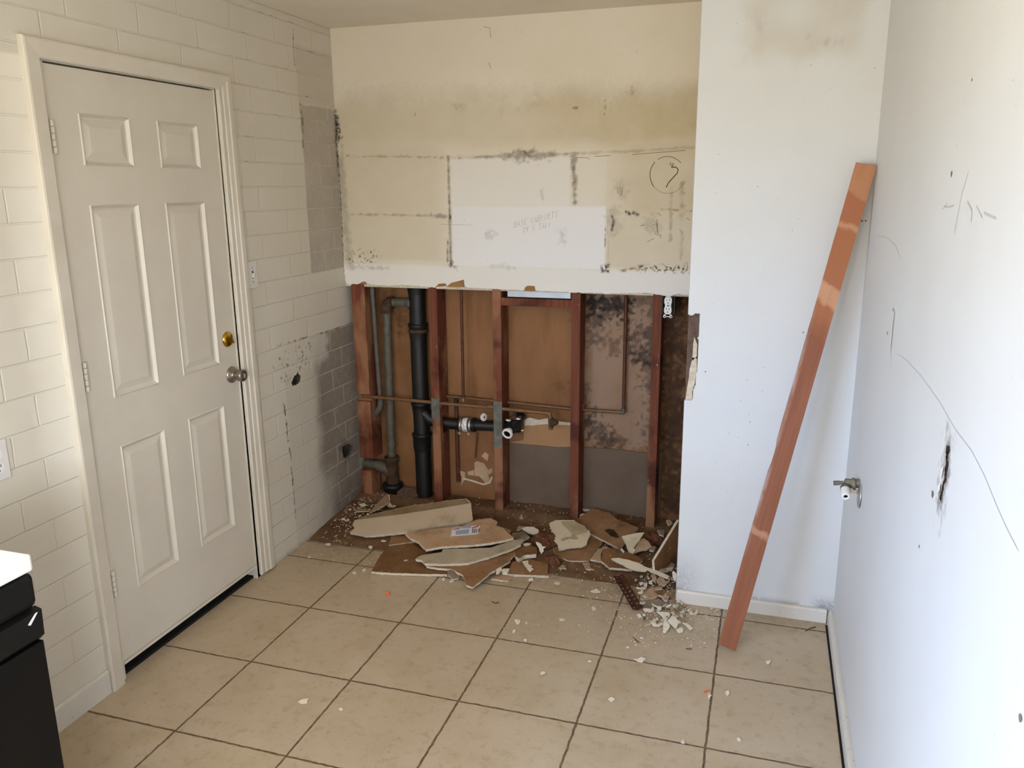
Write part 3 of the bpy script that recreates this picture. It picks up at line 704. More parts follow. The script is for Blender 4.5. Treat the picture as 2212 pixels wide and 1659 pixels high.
# ------------------------------------------------------------------ floor, dirt, ceiling, rear room
tx = coords((-.1, XR+.1, .03)); ty = coords((-4.2, 1.0, .2), (1.0, 1.42, .03))
fl = grid_wall('floor', tx, ty, lambda a, b, o=0: Vector((a, b, o)), M['tile'], .012, None,
     dict(dust=lambda x, y: np.maximum(sstep(y, 1.12, 1.40)*.55, .5*np.exp(-((x-1.75)**2+(y-1.28)**2)/.05))*fbm(x, y, 9, 3)*1.5), back=True)
struct(fl, 'beige square ceramic tile floor with dark grout', 'floor')
mb = MB(); mb.box(-.1, XR+.1, 1.42, 2.3, -.05, -.012); struct(mb.build('trim_1', M['dirt']), 'bare slab under the missing cabinets', 'slab')
def ceil_z(a, b): return 0*a
mb = MB(); mb.box(-.1, XR+.1, -4.2, 2.3, HH, HH+.05); struct(mb.build('ceiling', M['ceiling']), 'flat beige ceiling', 'ceiling')
mb = MB(); x0, x1, z0, z1 = WIN3_FILL
mb.box(-.1, x0, -4.3, -4.2, 0, HH); mb.box(x1, XR+.1, -4.3, -4.2, 0, HH); mb.box(x0, x1, -4.3, -4.2, 0, z0); mb.box(x0, x1, -4.3, -4.2, z1, HH)
fb = MB()
for a in ((x0, x0+.04, z0, z1), (x1-.04, x1, z0, z1), (x0+.04, x1-.04, z0, z0+.04), (x0+.04, x1-.04, z1-.04, z1)): fb.box(a[0], a[1], -4.29, -4.25, a[2], a[3])
struct(fb.build('fill_window_3', M['trim'], bevel=.003), 'small frame of the unseen fill window added behind the viewpoint', 'window')
struct(mb.build('wall_front', M['wall_plain']), 'plain wall behind the viewpoint', 'wall')

# dust and dirt inside the opening
dx_ = coords((.002, XC-.002, .012)); dy_ = coords((1.395, YS-.004, .012))
def dz(x, y):
    h = .004+.020*fbm(x, y, 7, 12)*sstep(y, 1.40, 1.60)+.016*sstep(y, 1.75, 1.95)*fbm(x, y, 11, 5)
    h = h+.028*sstep(y, 1.90, 1.96)
    h = h+.03*np.exp(-((x-.07)**2+(y-1.85)**2)/.02)*fbm(x, y, 16, 8)
    e = sstep(y+(fbm(x, x*0, 6, 4)-.5)*.06, 1.40, 1.45); return np.where(e > 0.02, h*e+.0005, -.003)
ds = grid_wall('dirt', dx_, dy_, lambda a, b, o=0: Vector((a, b, o)), M['dirt'], .015, None, {}, zoff=dz, edges=(), back=False)
for p in ds.data.polygons: p.use_smooth = True
tag(ds, 'brown dust and dirt spread over the slab inside the opening', 'dirt', kind='stuff')

# ------------------------------------------------------------------ cavity back
sx = coords((-.0, XC+.25, .006)); sz = coords((0, 1.30, .006), (1.30, HH, .2))
def PSs(L): return px_poly(PS, L)
def a_mold(x, z):
    S = lambda L, w, s=1, nz=1.2, sd=1: stroke(x, z, PSs(L), w, .95, nz, sd)*s
    L = [S([(1275,655),(1300,665),(1335,650),(1345,660)], .13, .75, .8, 3), S([(1275,690),(1310,680)], .09, .55, 1, 4), S([(1370,645),(1405,650)], .05, .4, 1, 5),
         S([(1280,730),(1320,735),(1330,755)], .07, .42, 1, 6), S([(1372,725),(1405,720),(1405,745)], .08, .55, 1, 7), S([(1375,765),(1405,768),(1408,780)], .07, .7, .8, 8),
         S([(1400,800),(1410,840)], .05, .4, 1, 9), S([(1268,905),(1290,930),(1310,955)], .09, .6, 1, 10), S([(1330,945),(1345,960)], .05, .45, 1, 11),
         S([(1265,850),(1275,830)], .04, .4, 1, 12), S([(1450,660),(1445,860),(1450,1080)], .18, .56, .8, 13), S([(1450,850),(1465,900)], .14, .6, 1, 14),
         S([(840,640),(880,700)], .10, .35, 1, 15), S([(1205,835),(1230,840)], .05, .3, 1, 16)]
    return np.maximum.reduce(L)
def a_stain_shade(x, z):
    return np.maximum.reduce([.85*(1-sstep(x, .15, .47))*fbm(x, z, 6, 7), .5*stroke(x, z, PSs([(820,660),(840,860),(850,1040)]), .10, .9, .8, 4), .55*sstep(x, 1.64, 1.72), .35*(1-sstep(z, .62, .9))*fbm(x, z, 8, 9)])  # stains, plus corner shade painted over the left bay
cv = grid_wall('wall_cavity', sx, sz, frS, M['sheath'], .02, None, dict(mold=a_mold, stain_shade=a_stain_shade, pale=lambda x, z: rect(x, z, 1.255, 1.62, .40, 1.30, .03, .1, 3)*(.35+.5*fbm(x, z, 7, 4))), edges=(), back=False)
struct(cv, 'brown paper back of the next room board seen inside the opening, mouldy at right', 'wall')
mb = MB()     # white patches where paper tore away
for L in ([(1025,1000),(1030,996),(1045,1000),(1055,1015),(1063,1010),(1064,1020),(1055,1025),(1058,1038),(1050,1045),(1042,1035),(1035,1028),(1026,1028)], [(1010,1019),(1025,1015),(1024,1027),(1012,1026)],
          [(1040,985),(1048,976),(1056,982),(1053,996)], [(990,1015),(1005,1020),(1005,1035),(996,1050),(998,1030)]):
    mb.prism([frS(*p, .002) for p in PSs(L)], Vector((0, .0015, 0)))
mb.build('torn_patch', M['ltan'], cv)
mb = MB(); mb.ribbon(frS, PSs([(1000,1033),(1020,1038),(1045,1046),(1058,1042),(1063,1030)]), .010, .0035); mb.build('torn_edge', M['gypsum'], cv, recalc=False)
# grey lower backing sheet and fresh tan patch
mb = MB(); x0, z1 = .80, .388
top = [(.80,.385),(.95,.383),(1.10,.380),(1.20,.392),(1.30,.395),(1.45,.400),(1.55,.392),(1.66,.405)]
mb.prism([frS(a, b, .008) for a, b in [(.80, -.01), (1.66, -.01)]+top[::-1]], Vector((0, .006, 0)))
tag(mb.build('backing_sheet', M['cement']), 'plain grey sheet low behind the middle studs', 'backing sheet')
mb = MB(); mb.prism([frS(a, b, .006) for a, b in PSs([(1100,955),(1131,950),(1134,916),(1170,912),(1236,916),(1235,968)])], Vector((0, .004, 0)))
tag(mb.build('patch_panel', M['cleanpaper']), 'clean tan rectangular patch beside the open drain fitting', 'patch')
mb = MB()
pts = [(1133,905),(1145,901),(1165,906),(1185,902),(1200,908),(1225,911),(1236,912),(1236,917),(1205,917),(1180,915),(1150,918),(1134,918)]
mb.prism([frS(*p, .0095) for p in PSs(pts)], Vector((0, .003, 0)))
tag(mb.build('torn_plaster_strip', M['gypsum']), 'ragged pale plaster strip along the top of the clean tan patch', 'plaster strip')

# ------------------------------------------------------------------ framing
def stud(name, x0, x1, label, z0=.045, z1=2.40, holes=(), y0=YF, y1=YS-.012, lean=0, group='studs in the open wall'):
    """holes: (z0,z1,ya,yb) bored through the width"""
    t = thing(name, label, 'stud', ((x0+x1)/2, (y0+y1)/2, z0), group)
    mb = MB(); cur = z0
    for a, b, ya, yb in sorted(holes):
        mb.box(x0, x1, y0, y1, cur, a)
        if ya > y0+1e-4: mb.box(x0, x1, y0, ya, a, b)
        if yb < y1-1e-4: mb.box(x0, x1, yb, y1, a, b)
        cur = b
    mb.box(x0, x1, y0, y1, cur, z1)
    mb.build('timber', M['stud'], t); return t
s1 = stud('wall_stud', .030, .107, 'short corner stud beside the block wall, sawn off above the side drain', z0=.262, holes=[(.585,.625,YF,1.966)])
s1b = stud('wall_stud', .028, .092, 'stub of corner stud standing below the side drain', z0=.045, z1=.188)
s2 = stud('wall_stud', .468, .512, 'stud right of the tall black drain stack', holes=[(.578,.622,YF,1.966),(.43,.53,1.978,2.06)])
s3 = stud('wall_stud', .811, .855, 'stud with long grey nail plate left of the open drain end', holes=[(.568,.614,YF,1.966),(.43,.53,1.978,2.06)])
s4 = stud('wall_stud', 1.214, 1.258, 'stud between the tan bay and the mouldy bay', holes=[(.59,.635,2.02,2.06)])
s5 = stud('wall_stud', 1.605, 1.647, 'dark red stud beside the hanging white receptacle')
def nplate(x0, x1, z0, z1, par):
    mb = MB(); mb.box(x0-.002, x1+.002, YF-.002, YF-.0003, z0, z1); mb.box(x0-.0018, x0, YF-.002, YF+.03, z0, z1); mb.build('nail_plate', M['nailplate'], par, bevel=.0006)
nplate(.466, .509, .520, .632, s2); nplate(.811, .853, .393, .640, s3)
mb = MB(); mb.box(.855, 1.214, 1.95, 1.99, 1.134, 1.172)
tag(mb.build('blocking', M['stud'], bevel=.001), 'short horizontal timber blocking under the grey metal pan', 'blocking')
mb = MB(); mb.box(.110, XC-.003, YF+.002, YS-.012, -.012, .036)
tag(mb.build('sole_plate', M['dirt'], bevel=.002), 'dusty bottom plate timber running under the studs', 'sole plate')
mb = MB(); mb.box(.889, 1.209, 1.946, 2.03, 1.178, 1.45)
o = mb.build('metal_pan', M['sheetmetal'], bevel=.002)
tag(o, 'grey sheet metal pan peeking below the cut wall edge', 'metal box')

# ------------------------------------------------------------------ plumbing
YD = 2.02
def P3(u, v, y): return on(u, v, 1, y)
# black cast iron stack
ps = thing('drain_stack', 'tall black cast iron drain stack left of the second stud', 'pipe', (.38, YD, 0))
x = P3(905, 760, YD).x
mb = MB(); mb.tube([(x+.004, YD, .0), (x, YD, .8), (x+.006, YD, 2.4)], .044, 28); mb.build('pipe', M['iron'], ps)
def hub(z, r=.060, h=.07, m='iron', xx=None, rr=.045, par=None, yy=YD, up=True):
    xx = x if xx is None else xx; mb = MB()
    pr = [(0, rr), (.012, r*.9), (.02, r*.94), (h-.018, r*.96), (h-.014, r*1.04), (h, r*1.05), (h+.002, rr)]
    mb.lathe((xx, yy, z), (0, 0, 1), pr); mb.build('hub', M[m], par or ps)
hub(1.165, .0515, .08); hub(.925, .051, .085); hub(.525, .050, .06); hub(.31, .0515, .10)
mb = MB(); mb.lathe((x, YD, .965), (0, 0, 1), [(0, .046), (.001, .0525), (.014, .053), (.02, .046)]); mb.build('rust_collar', M['rusty'], ps)
mb = MB(); mb.tube([(x+.01, YD, .53), (x+.05, YD, .495), (x+.085, YD, .478), (x+.24, YD, .476)], [.04, .036, .0295, .0295], 24); mb.build('branch', M['iron'], ps)
# branch drain with coupling
db = thing('branch_drain', 'black branch drain pipe ending in an open white ringed fitting', 'pipe', (.62, YD, .476))
a0 = Vector((.60, YD, .477)); a1 = Vector((.93, YD, .488))
mb = MB(); mb.tube([Vector((.63, YD, .478)), a1], .0285, 28); mb.build('pipe', M['abs'], db)
axd = (a1-a0).normalized()
cpl = MB(); cpl.lathe(Vector((.590, YD, .4765)), axd, [(0, .034), (.001, .037), (.092, .037), (.093, .033)]); cp = cpl.build('rubber_coupling', M['abs'], db)
for d in (.006, .058):
    mb = MB(); mb.lathe(Vector((.590, YD, .4765))+axd*d, axd, [(0, .0372), (.0005, .039), (.0145, .039), (.015, .0372)])
    mb.box(.592+d, .606+d, YD-.044, YD-.034, .435, .448); mb.build('clamp', M['steel'], cp)
mb = MB(); mb.lathe(Vector((.590, YD, .4765))+axd*.025, axd, [(0, .0371), (.0003, .0378), (.0275, .0378), (.028, .0371)], mi=0)
for k, (d, h, w) in enumerate(((.030, .495, .004), (.036, .487, .004), (.041, .478, .006), (.034, .468, .0035), (.044, .462, .004), (.036, .455, .004), (.045, .455, .004))):
    p = Vector((.590+d, YD, h)); yy = math.sqrt(max(.0380**2-(h-.4775)**2, 0)); mb.box(p.x-w/2, p.x+w/2, YD-yy-.0006, YD-yy+.001, h-.002, h+.002, 1)
mb.build('printed_label', [M['white_pl'], M['print']], cp)
e0 = P3(1118, 906, YD); e1 = P3(1095, 938, 1.895)
dd = (e1-e0).normalized()
mb = MB(); mb.lathe(e0-dd*.035, dd, [(0, .020), (.004, .034), (.05, .037), (.09, .036), (.10, .029), (.134, .0275)]); mb.tube([Vector((.875, YD, .486)), Vector((.905, YD, .487)), e0], .036, 24); mb.build('tee_fitting', M['abs'], db)
mb = MB(); mb.lathe(e1-dd*.012, dd, [(0, .0280), (.0125, .0280), (.0135, .0265), (.0135, .0195), (.012, .0180), (-.02, .0178)], close=False); mb.build('white_ring', M['white_pl'], db)
mb = MB(); mb.lathe(e1-dd*.004, dd, [(0, .0001), (.0, .0181)], close=False); mb.build('bore', M['dark'], db)
for k, (u, v, r) in enumerate(((1098,908,.010), (1108,915,.008), (1119,905,.009), (1128,930,.006), (1100,916,.007))):
    p = P3(u, v, 1.955); rs = random.Random(k); mb = MB()
    mb.prism([p+Vector((math.cos(t)*r*(1+rs.random()*.6), 0, math.sin(t)*r*.45*(1+rs.random()*.6))) for t in np.linspace(0, 5.6, 7)], Vector((0, .004, 0)))
    mb.build('plaster_splash', M['chip'], db)
# galvanized vents
g = thing('galvanized_pipe', 'thin grey galvanized pipe in the corner bay turning left at its foot', 'pipe', (.13, 1.99, .5))
ptop = P3(802, 600, 1.995); pbot = P3(822, 872, 1.995); pel = P3(812, 895, 1.995); pend = Vector((.112, 1.995, P3(790, 897, 1.995).z))
mb = MB(); mb.tube([Vector((ptop.x-.01, 1.995, 2.4)), ptop, pbot], .0125, 18); mb.build('pipe', M['galv'], g)
mb = MB(); mb.tube([pbot+Vector((0, 0, .02)), pbot, pbot+Vector((-.004, 0, -.02)), pel, pel+Vector((-.012, 0, -.0))], .0165, 18); mb.build('elbow', M['galv'], g)
mb = MB(); mb.tube([pel, pend], .0125, 18); mb.build('stub', M['galv'], g)
g2 = thing('galvanized_pipe', 'thick grey galvanized pipe left of the black stack with top elbow and floor fitting', 'pipe', (.2, 2.0, 0))
q0 = P3(835, 672, YD); q1 = P3(846, 985, YD)
mb = MB(); mb.tube([q0, q1], .0225, 22); mb.build('pipe', M['galv'], g2)
q2 = P3(828, 657, YD)
mb = MB(); mb.tube([q0-Vector((0, 0, .01)), q0+Vector((0, 0, .012)), q0+Vector((.004, 0, .032)), q0+Vector((.022, 0, .046)), q0+Vector((.04, 0, .047))], .031, 22); mb.build('elbow', M['rusty'], g2)
mb = MB(); mb.tube([q0+Vector((.03, 0, .047)), Vector((.345, YD, q0.z+.05))], .0225, 20); mb.lathe((.315, YD, q0.z+.049), (1, 0, 0), [(0, .024), (.003, .031), (.028, .031), (.035, .024)]); mb.build('cross_pipe', M['galv'], g2)
def yhub(z0, z1, prof, nm, mt):
    mb = MB(); mb.lathe((q1.x, YD, z0), (0, 0, 1), prof); mb.build(nm, M[mt], g2)
yhub(.10, .25, [(0, .035), (.02, .036), (.10, .034), (.125, .033), (.13, .040), (.155, .041), (.157, .024)], 'tee_fitting', 'rusty')
yhub(.0, .1, [(0, .050), (.02, .052), (.075, .051), (.08, .058), (.10, .058), (.105, .034)], 'floor_hub', 'iron')
mb = MB(); zc = P3(800, 1003, YD).z; mb.tube([Vector((.01, YD, zc+.006)), Vector((.10, YD, zc))], .026, 20); mb.tube([Vector((.095, YD, zc)), Vector((.13, YD, zc-.008)), Vector((q1.x, YD, zc-.04))], [.031, .032, .034], 20); mb.build('side_branch', M['galv'], g2)
# copper supply, front run
cp1 = thing('copper_supply_pipe', 'front copper supply pipe crossing the studs to two stub outs', 'pipe', (.5, 1.975, .6))
yc = 1.9535
c0 = P3(781, 855, yc); c1 = P3(932, 869, yc); c2 = P3(1075, 882, yc); c3 = P3(1187, 893, yc)
mb = MB(); mb.tube([c0, c1, c2, c3], .0095, 16); mb.build('pipe', M['copper'], cp1)
mb = MB(); mb.lathe(c2+Vector((-.06, 0, .004)), (1, 0, 0), [(0, .0096), (.001, .0125), (.04, .0125), (.041, .0096)]); mb.build('coupling', M['copper'], cp1)
p0 = P3(1187, 893, yc); p1 = P3(1189, 928, 1.955)
mb = MB(); mb.tube([c3+Vector((-.012, 0, .001)), c3, c3+Vector((.003, 0, -.012)), Vector((c3.x+.004, 1.965, p1.z))], .0115, 16); mb.build('drop_elbow', M['copper'], cp1)
mb = MB(); pe = P3(1191, 913, 1.955)
mb.lathe(pe+Vector((0, 0, 0)), Vector((1, -.15, .12)), [(0, .026), (.006, .026), (.010, .020), (.030, .011), (.034, .011), (.036, .008)], 18); mb.build('stub_out', M['rusty'], cp1)
pv = P3(1113, 898, 1.965)
mb = MB(); mb.tube([P3(1112, 886, yc), pv], .010, 14); mb.tube([pv, pv+Vector((.0, -.02, -.004))], .013, 14); mb.obox(pv+Vector((.02, -.005, -.008)), Vector((1,0,.3)).normalized(), Vector((0,1,0)), Vector((-.3,0,1)).normalized(), .016, .004, .007)
mb.obox(pv+Vector((-.018, -.004, -.012)), Vector((.8,0,.6)), Vector((0,1,0)), Vector((-.6,0,.8)), .022, .006, .006); mb.build('valve_stub', M['rusty'], cp1)
# copper supply, rear run
cp2 = thing('copper_supply_pipe', 'rear dark copper pipe rising in the mouldy bay', 'pipe', (1.0, 2.045, .6))
yr = 2.045
r0 = P3(966, 856, yr); r1 = P3(1100, 869, yr); r2 = P3(1240, 884, yr); r3 = P3(1347, 891, yr); r4 = P3(1351, 640, yr)
for st_, a, b in (('pipe', r0, r3),):
    pass
mb = MB(); mb.tube([r0, r1, r2, r3], .0085, 14); mb.build('pipe', M['copper'], cp2)
mb = MB(); mb.tube([r3+Vector((0, 0, .01)), Vector((r4.x, yr, 2.4))], .0085, 14); mb.build('riser', M['dcopper'], cp2)
mb = MB(); mb.tube([r3+Vector((-.02, 0, .001)), r3+Vector((-.004, 0, 0)), r3+Vector((0, 0, .006)), r3+Vector((0, 0, .022))], .0115, 14); mb.build('elbow', M['galv'], cp2)
cp3 = thing('copper_riser', 'slim copper riser rising from the front supply run in the second bay', 'pipe', (.63, 2.02, .6))
t0 = P3(1001, 868, 1.975); t1 = P3(998, 620, 1.975)
mb = MB(); mb.tube([t0, Vector((t1.x, 1.975, 2.4))], .0075, 14); mb.build('pipe', M['dcopper'], cp3)
mb = MB(); mb.lathe(t0, (0, 0, 1), [(0, .011), (.02, .011), (.022, .0076)]); mb.build('ferrule', M['copper'], cp3)
cp4 = thing('dark_pipe', 'dark vertical pipe dropping behind the white banded coupling', 'pipe', (.57, 2.045, .2))
u0 = P3(985, 862, 2.060); u1 = P3(990, 1040, 2.060)
mb = MB(); mb.tube([u0, u1], .0105, 14); mb.build('pipe', M['dcopper'], cp4)
mb = MB(); mb.lathe((u0.x, 2.060, u0.z-.03), (0, 0, 1), [(0, .0106), (.002, .0125), (.03, .0125), (.032, .0106)]); mb.build('collar', M['rusty'], cp4)
mb = MB(); w0 = P3(1031, 935, 2.045); w1 = P3(1026, 990, 2.05); mb.tube([w0, P3(1030, 950, 2.05), P3(1028, 970, 2.055), w1], .0035, 8)
tag(mb.build('electric_wire', M['dcopper']), 'thin dark wire hanging under the black branch drain', 'wire')
# oval escutcheon tag hanging by the stud
et = thing('metal_tag', 'small oval pale disc with a centre rivet above the black branch drain', 'tag', P3(1045, 901, 1.965))
pc = P3(1045, 901, 1.965); nrm = Vector((.78, -.6, .12)).normalized()
mb = MB(); mb.lathe(pc, nrm, [(0, .0205), (.001, .0215), (.002, .021), (.0028, .006), (.0028, .0001)], 24); mb.build('disc', M['plate'], et)
mb = MB(); mb.lathe(pc+nrm*.0045, nrm, [(0, .0045), (.002, .004), (.0025, .0001)], 12); mb.build('rivet', M['rusty'], et)
mb = MB(); mb.tube([pc-nrm*.001, pc-nrm*.03+Vector((.03, 0, .02))], .003, 8); mb.build('stem', M['rusty'], et)
# hanging duplex receptacle
pr_ = P3(1443, 660, 1.94)
rc = thing('receptacle', 'white duplex receptacle hanging loose at the top of the last bay', 'outlet', pr_)
def recep(mb_face, x, y, zc, sgn): pass
yo = 1.935
for zo in (.021, -.021):
    mb = MB(); n = 20; pts = []
    for k in range(n):
        t = 2*math.pi*k/n; pts.append(Vector((pr_.x+.0175*max(-1, min(1, 1.25*math.cos(t))), yo, pr_.z+zo+.0175*math.sin(t))))
    mb.prism(pts, Vector((0, .02, 0))); f = mb.build('socket_face', M['white_pl'], rc, bevel=.001)
    mb = MB()
    for dx2 in (-.0065, .0065): mb.box(pr_.x+dx2-.0012, pr_.x+dx2+.0012, yo-.0006, yo+.001, pr_.z+zo+.001, pr_.z+zo+.010)
    mb.lathe((pr_.x, yo-.0006, pr_.z+zo-.0085), (0, 1, 0), [(0, .0028), (.001, .0028)], 10); mb.build('slot', M['dark'], f)
mb = MB(); mb.box(pr_.x-.015, pr_.x+.015, yo+.006, yo+.03, pr_.z-.04, pr_.z+.04); mb.build('body', M['white_pl'], rc, bevel=.002)
mb = MB(); mb.lathe((pr_.x, yo-.0005, pr_.z), (0, 1, 0), [(0, .003), (.008, .003)], 10); mb.build('centre_screw', M['rusty'], rc)
mb = MB(); mb.box(pr_.x-.010, pr_.x+.010, yo+.008, yo+.0098, pr_.z-.054, pr_.z+.052)
for sx_ in (-1, 1): mb.lathe((pr_.x+sx_*.0145, yo+.0075, pr_.z-.052), (0, 1, 0), [(0, .0035), (0, .0075), (.0022, .0075), (.0022, .0035)], 14, close=False)
mb.box(pr_.x-.018, pr_.x+.018, yo+.008, yo+.0098, pr_.z-.050, pr_.z-.042); mb.build('yoke', M['white_pl'], rc)
mb = MB(); bx0, bx1, bz0, bz1 = pr_.x-.026, pr_.x+.030, pr_.z-.042, pr_.z+.055; by0, by1 = YF, 2.02
mb.box(bx0, bx0+.002, by0, by1, bz0, bz1); mb.box(bx1-.002, bx1, by0, by1, bz0, bz1); mb.box(bx0+.002, bx1-.002, by1-.002, by1, bz0, bz1)
mb.box(bx0+.002, bx0+.006, by0, by1, bz0, bz0+.002); mb.box(bx1-.006, bx1-.002, by0, by1, bz0, bz0+.002); mb.build('outlet_box', [M['abs']], rc)

# ------------------------------------------------------------------ DOOR
dr = MB()
fx = -.004
panels = [(.300,.520,1.782,1.945), (.648,.868,1.782,1.945), (.300,.520,1.012,1.660), (.660,.875,1.012,1.660), (.318,.543,.300,.842), (.672,.890,.305,.838)]
# keep the two columns of panels on shared lines
cols = [(.303,.523), (.655,.875)]; rows = [(1.782,1.945), (1.012,1.660), (.302,.840)]
dy0, dy1, dz0, dz1 = .193, .988, .068, 2.078
ys = [dy0, cols[0][0], cols[0][1], cols[1][0], cols[1][1], dy1]; zs = [dz0, .302, .840, 1.012, 1.660, 1.782, 1.945, dz1]
for i in range(5):
    for j in range(7):
        isp = i in (1, 3) and j in (1, 3, 5)
        a, b, c, d = ys[i], ys[i+1], zs[j], zs[j+1]
        if not isp: dr.add([(fx,a,c),(fx,b,c),(fx,b,d),(fx,a,d)], [(0,1,2,3)])
        else:
            rings = [(0, 0), (.004, .0035), (.012, -.007), (.018, -.009), (.040, -.0025), (.043, -.002)]
            prev = None
            for ins, dep in rings:
                cur = [(fx+dep,a+ins,c+ins),(fx+dep,b-ins,c+ins),(fx+dep,b-ins,d-ins),(fx+dep,a+ins,d-ins)]
                if prev:
                    for k in range(4): dr.add([prev[k], prev[(k+1)%4], cur[(k+1)%4], cur[k]], [(0,1,2,3)])
                prev = cur
            dr.add(prev, [(0,1,2,3)])
bk = fx-.044
dr.add([(fx,dy0,dz0),(fx,dy1,dz0),(fx,dy1,dz1),(fx,dy0,dz1),(bk,dy0,dz0),(bk,dy1,dz0),(bk,dy1,dz1),(bk,dy0,dz1)], [(4,7,6,5),(0,4,5,1),(1,5,6,2),(2,6,7,3),(3,7,4,0)])
d1 = thing('door_1', 'white six panel door in the block wall with brass deadbolt', 'door', (0, dy0, dz0), kind='structure')
slab = dr.build('door_leaf', M['door'], d1)
mb = MB(); mb.box(fx-.012, fx+.005, dy0, dy1, dz0-.013, dz0-.002); mb.build('bottom_sweep', M['trim'], d1)
for zc in (1.865, 1.112, .372):
    hg = MB(); 
    for k in range(5):
        hg.lathe((.004, dy0-.003, zc-.05+k*.02+.0006), (0, 0, 1), [(0, .0062), (.0006, .0068), (.0182, .0068), (.0188, .0062)], 14)
    hg.box(-.003, .0008, dy0-.010, dy0+.012, zc-.05, zc+.05); hb = hg.build('hinge', M['trim'], d1)
kb = on(503, 808, 0, .03); ky, kz = .945, .952
mb = MB(); mb.lathe((fx, ky, kz), (1, 0, 0), [(0, .035), (.004, .035), (.009, .030), (.012, .018), (.022, .014), (.026, .018), (.032, .0225), (.045, .0255), (.056, .0255), (.060, .023), (.0605, .013), (.059, .012)], 32)
kn = mb.build('door_knob', M['satin'], d1)
mb = MB(); mb.lathe((fx+.058, ky, kz), (1, 0, 0), [(0, .0118), (.001, .0118), (.0015, .009)], 20); mb.build('lock_face', M['rusty'], kn)
mb = MB(); mb.box(fx+.058, fx+.066, ky-.003, ky+.003, kz-.009, kz+.009); mb.build('turn_button', M['escut'], kn, bevel=.001)
by_, bz_ = .938, 1.103
mb = MB(); mb.lathe((fx, by_, bz_), (1, 0, 0), [(0, .032), (.003, .032), (.008, .029), (.012, .022), (.013, .0001)], 32); bo = mb.build('deadbolt', M['brass'], d1)
mb = MB(); mb.obox(Vector((fx+.018, by_, bz_)), Vector((1,0,0)), Vector((0,.85,.53)), Vector((0,-.53,.85)), .008, .004, .019); mb.build('thumb_turn', M['brass'], bo, bevel=.003)
# jamb and casing
mb = MB()
mb.box(-.10, 0, DY0-.02, dy0-.002, 0, DZ1); mb.box(-.10, 0, dy1+.0008, DY1+.02, 0, DZ1); mb.box(-.10, 0, dy0-.002, dy1+.002, dz1+.006, DZ1+.012)
mb.box(-.10, -.05, dy0, dy0+.012, .03, dz1); mb.box(-.10, -.05, dy1-.012, dy1, .03, dz1)
struct(mb.build('trim_2', M['trim']), 'white door jamb lining the door opening', 'door frame')
mb = MB(); mb.box(-.12, -.101, 0, 1.2, 0, 2.2); struct(mb.build('light_blocker', M['dark']), 'dark panel added behind the door to block outside light', 'panel')  # unseen panel added to keep outside light from the door gaps
# casing profile: list of (distance from inner edge, height)
def casing(mb, path, prof):
    """path: inner-edge corner points (y,z) with outward miter dirs"""
    rings = []
    for (y, z), (oy, oz) in path: rings.append([Vector((h+.0005, y+oy*d, z+oz*d)) for d, h in prof])
    for r0, r1 in zip(rings[:-1], rings[1:]):
        n = len(r0); mb.add(r0+r1, [(k, k+1, n+k+1, n+k) for k in range(n-1)])
        
    for r in (rings[0], rings[-1]): mb.add(r, [tuple(range(len(r)))])
flat = [(0, 0), (0, .014), (.004, .018), (.050, .022), (.056, .020), (.058, .016), (.058, 0)]
flut = [(0, 0), (0, .010), (.004, .014), (.018, .014), (.021, .011), (.026, .011), (.029, .016), (.048, .018), (.052, .022), (.068, .022), (.072, .018), (.080, .018), (.084, .012), (.084, 0)]
mb = MB(); casing(mb, [((DY0-.006, .0), (-1, 0)), ((DY0-.006, 2.086), (-1, 1))], flat)
struct(mb.build('trim_4', M['trim']), 'white door casing on the hinge side', 'door casing')
mb = MB(); casing(mb, [((DY0-.006, 2.086), (-1, 1)), ((DY1+.004, 2.086), (1.448, 1))], flat)
struct(mb.build('trim_5', M['trim']), 'white door casing across the top', 'door casing')
mb = MB(); casing(mb, [((DY1+.004, 2.086), (1, .69)), ((DY1+.012, .012), (1.2, 0))], flut)
struct(mb.build('trim_6', M['trim']), 'fluted white door casing on the knob side', 'door casing')
mb = MB(); mb.box(-.12, -.02, DY0, DY1, 0, .012); mb.box(-.10, -.07, DY0, DY1, .012, .03); struct(mb.build('trim_7', M['dirt_gap_black']), 'threshold under the door, blackened to paint in the gap shade', 'threshold')  # threshold coloured black to stand for the shade under the door

# switch and wall outlet
sw = thing('light_switch', 'white light switch plate right of the door above the deadbolt', 'light switch', (0, 1.133, 1.348))
mb = MB(); mb.box(.0005, .0065, 1.100, 1.168, 1.290, 1.407); mb.build('cover_plate', M['plate'], sw, bevel=.002)
mb = MB(); mb.obox(Vector((.009, 1.134, 1.346)), Vector((1, 0, .35)).normalized(), Vector((0, 1, 0)), Vector((-.35, 0, 1)).normalized(), .006, .0045, .009); mb.build('toggle', M['white_pl'], sw)
mb = MB(); mb.box(.0063, .0069, 1.129, 1.139, 1.333, 1.366); mb.build('toggle_slot', M['marker'], sw)
for zc in (1.378, 1.318): mb = MB(); mb.lathe((.0062, 1.134, zc), (1, 0, 0), [(0, .0028), (.001, .0026)], 10); mb.build('screw', M['marker'], sw)
ol = thing('wall_outlet', 'white duplex outlet plate on the block wall above the black appliance', 'outlet', (0, -.167, .94))
mb = MB(); mb.box(.0005, .0065, -.203, -.131, .882, 1.000); mb.build('cover_plate', M['plate'], ol, bevel=.002)
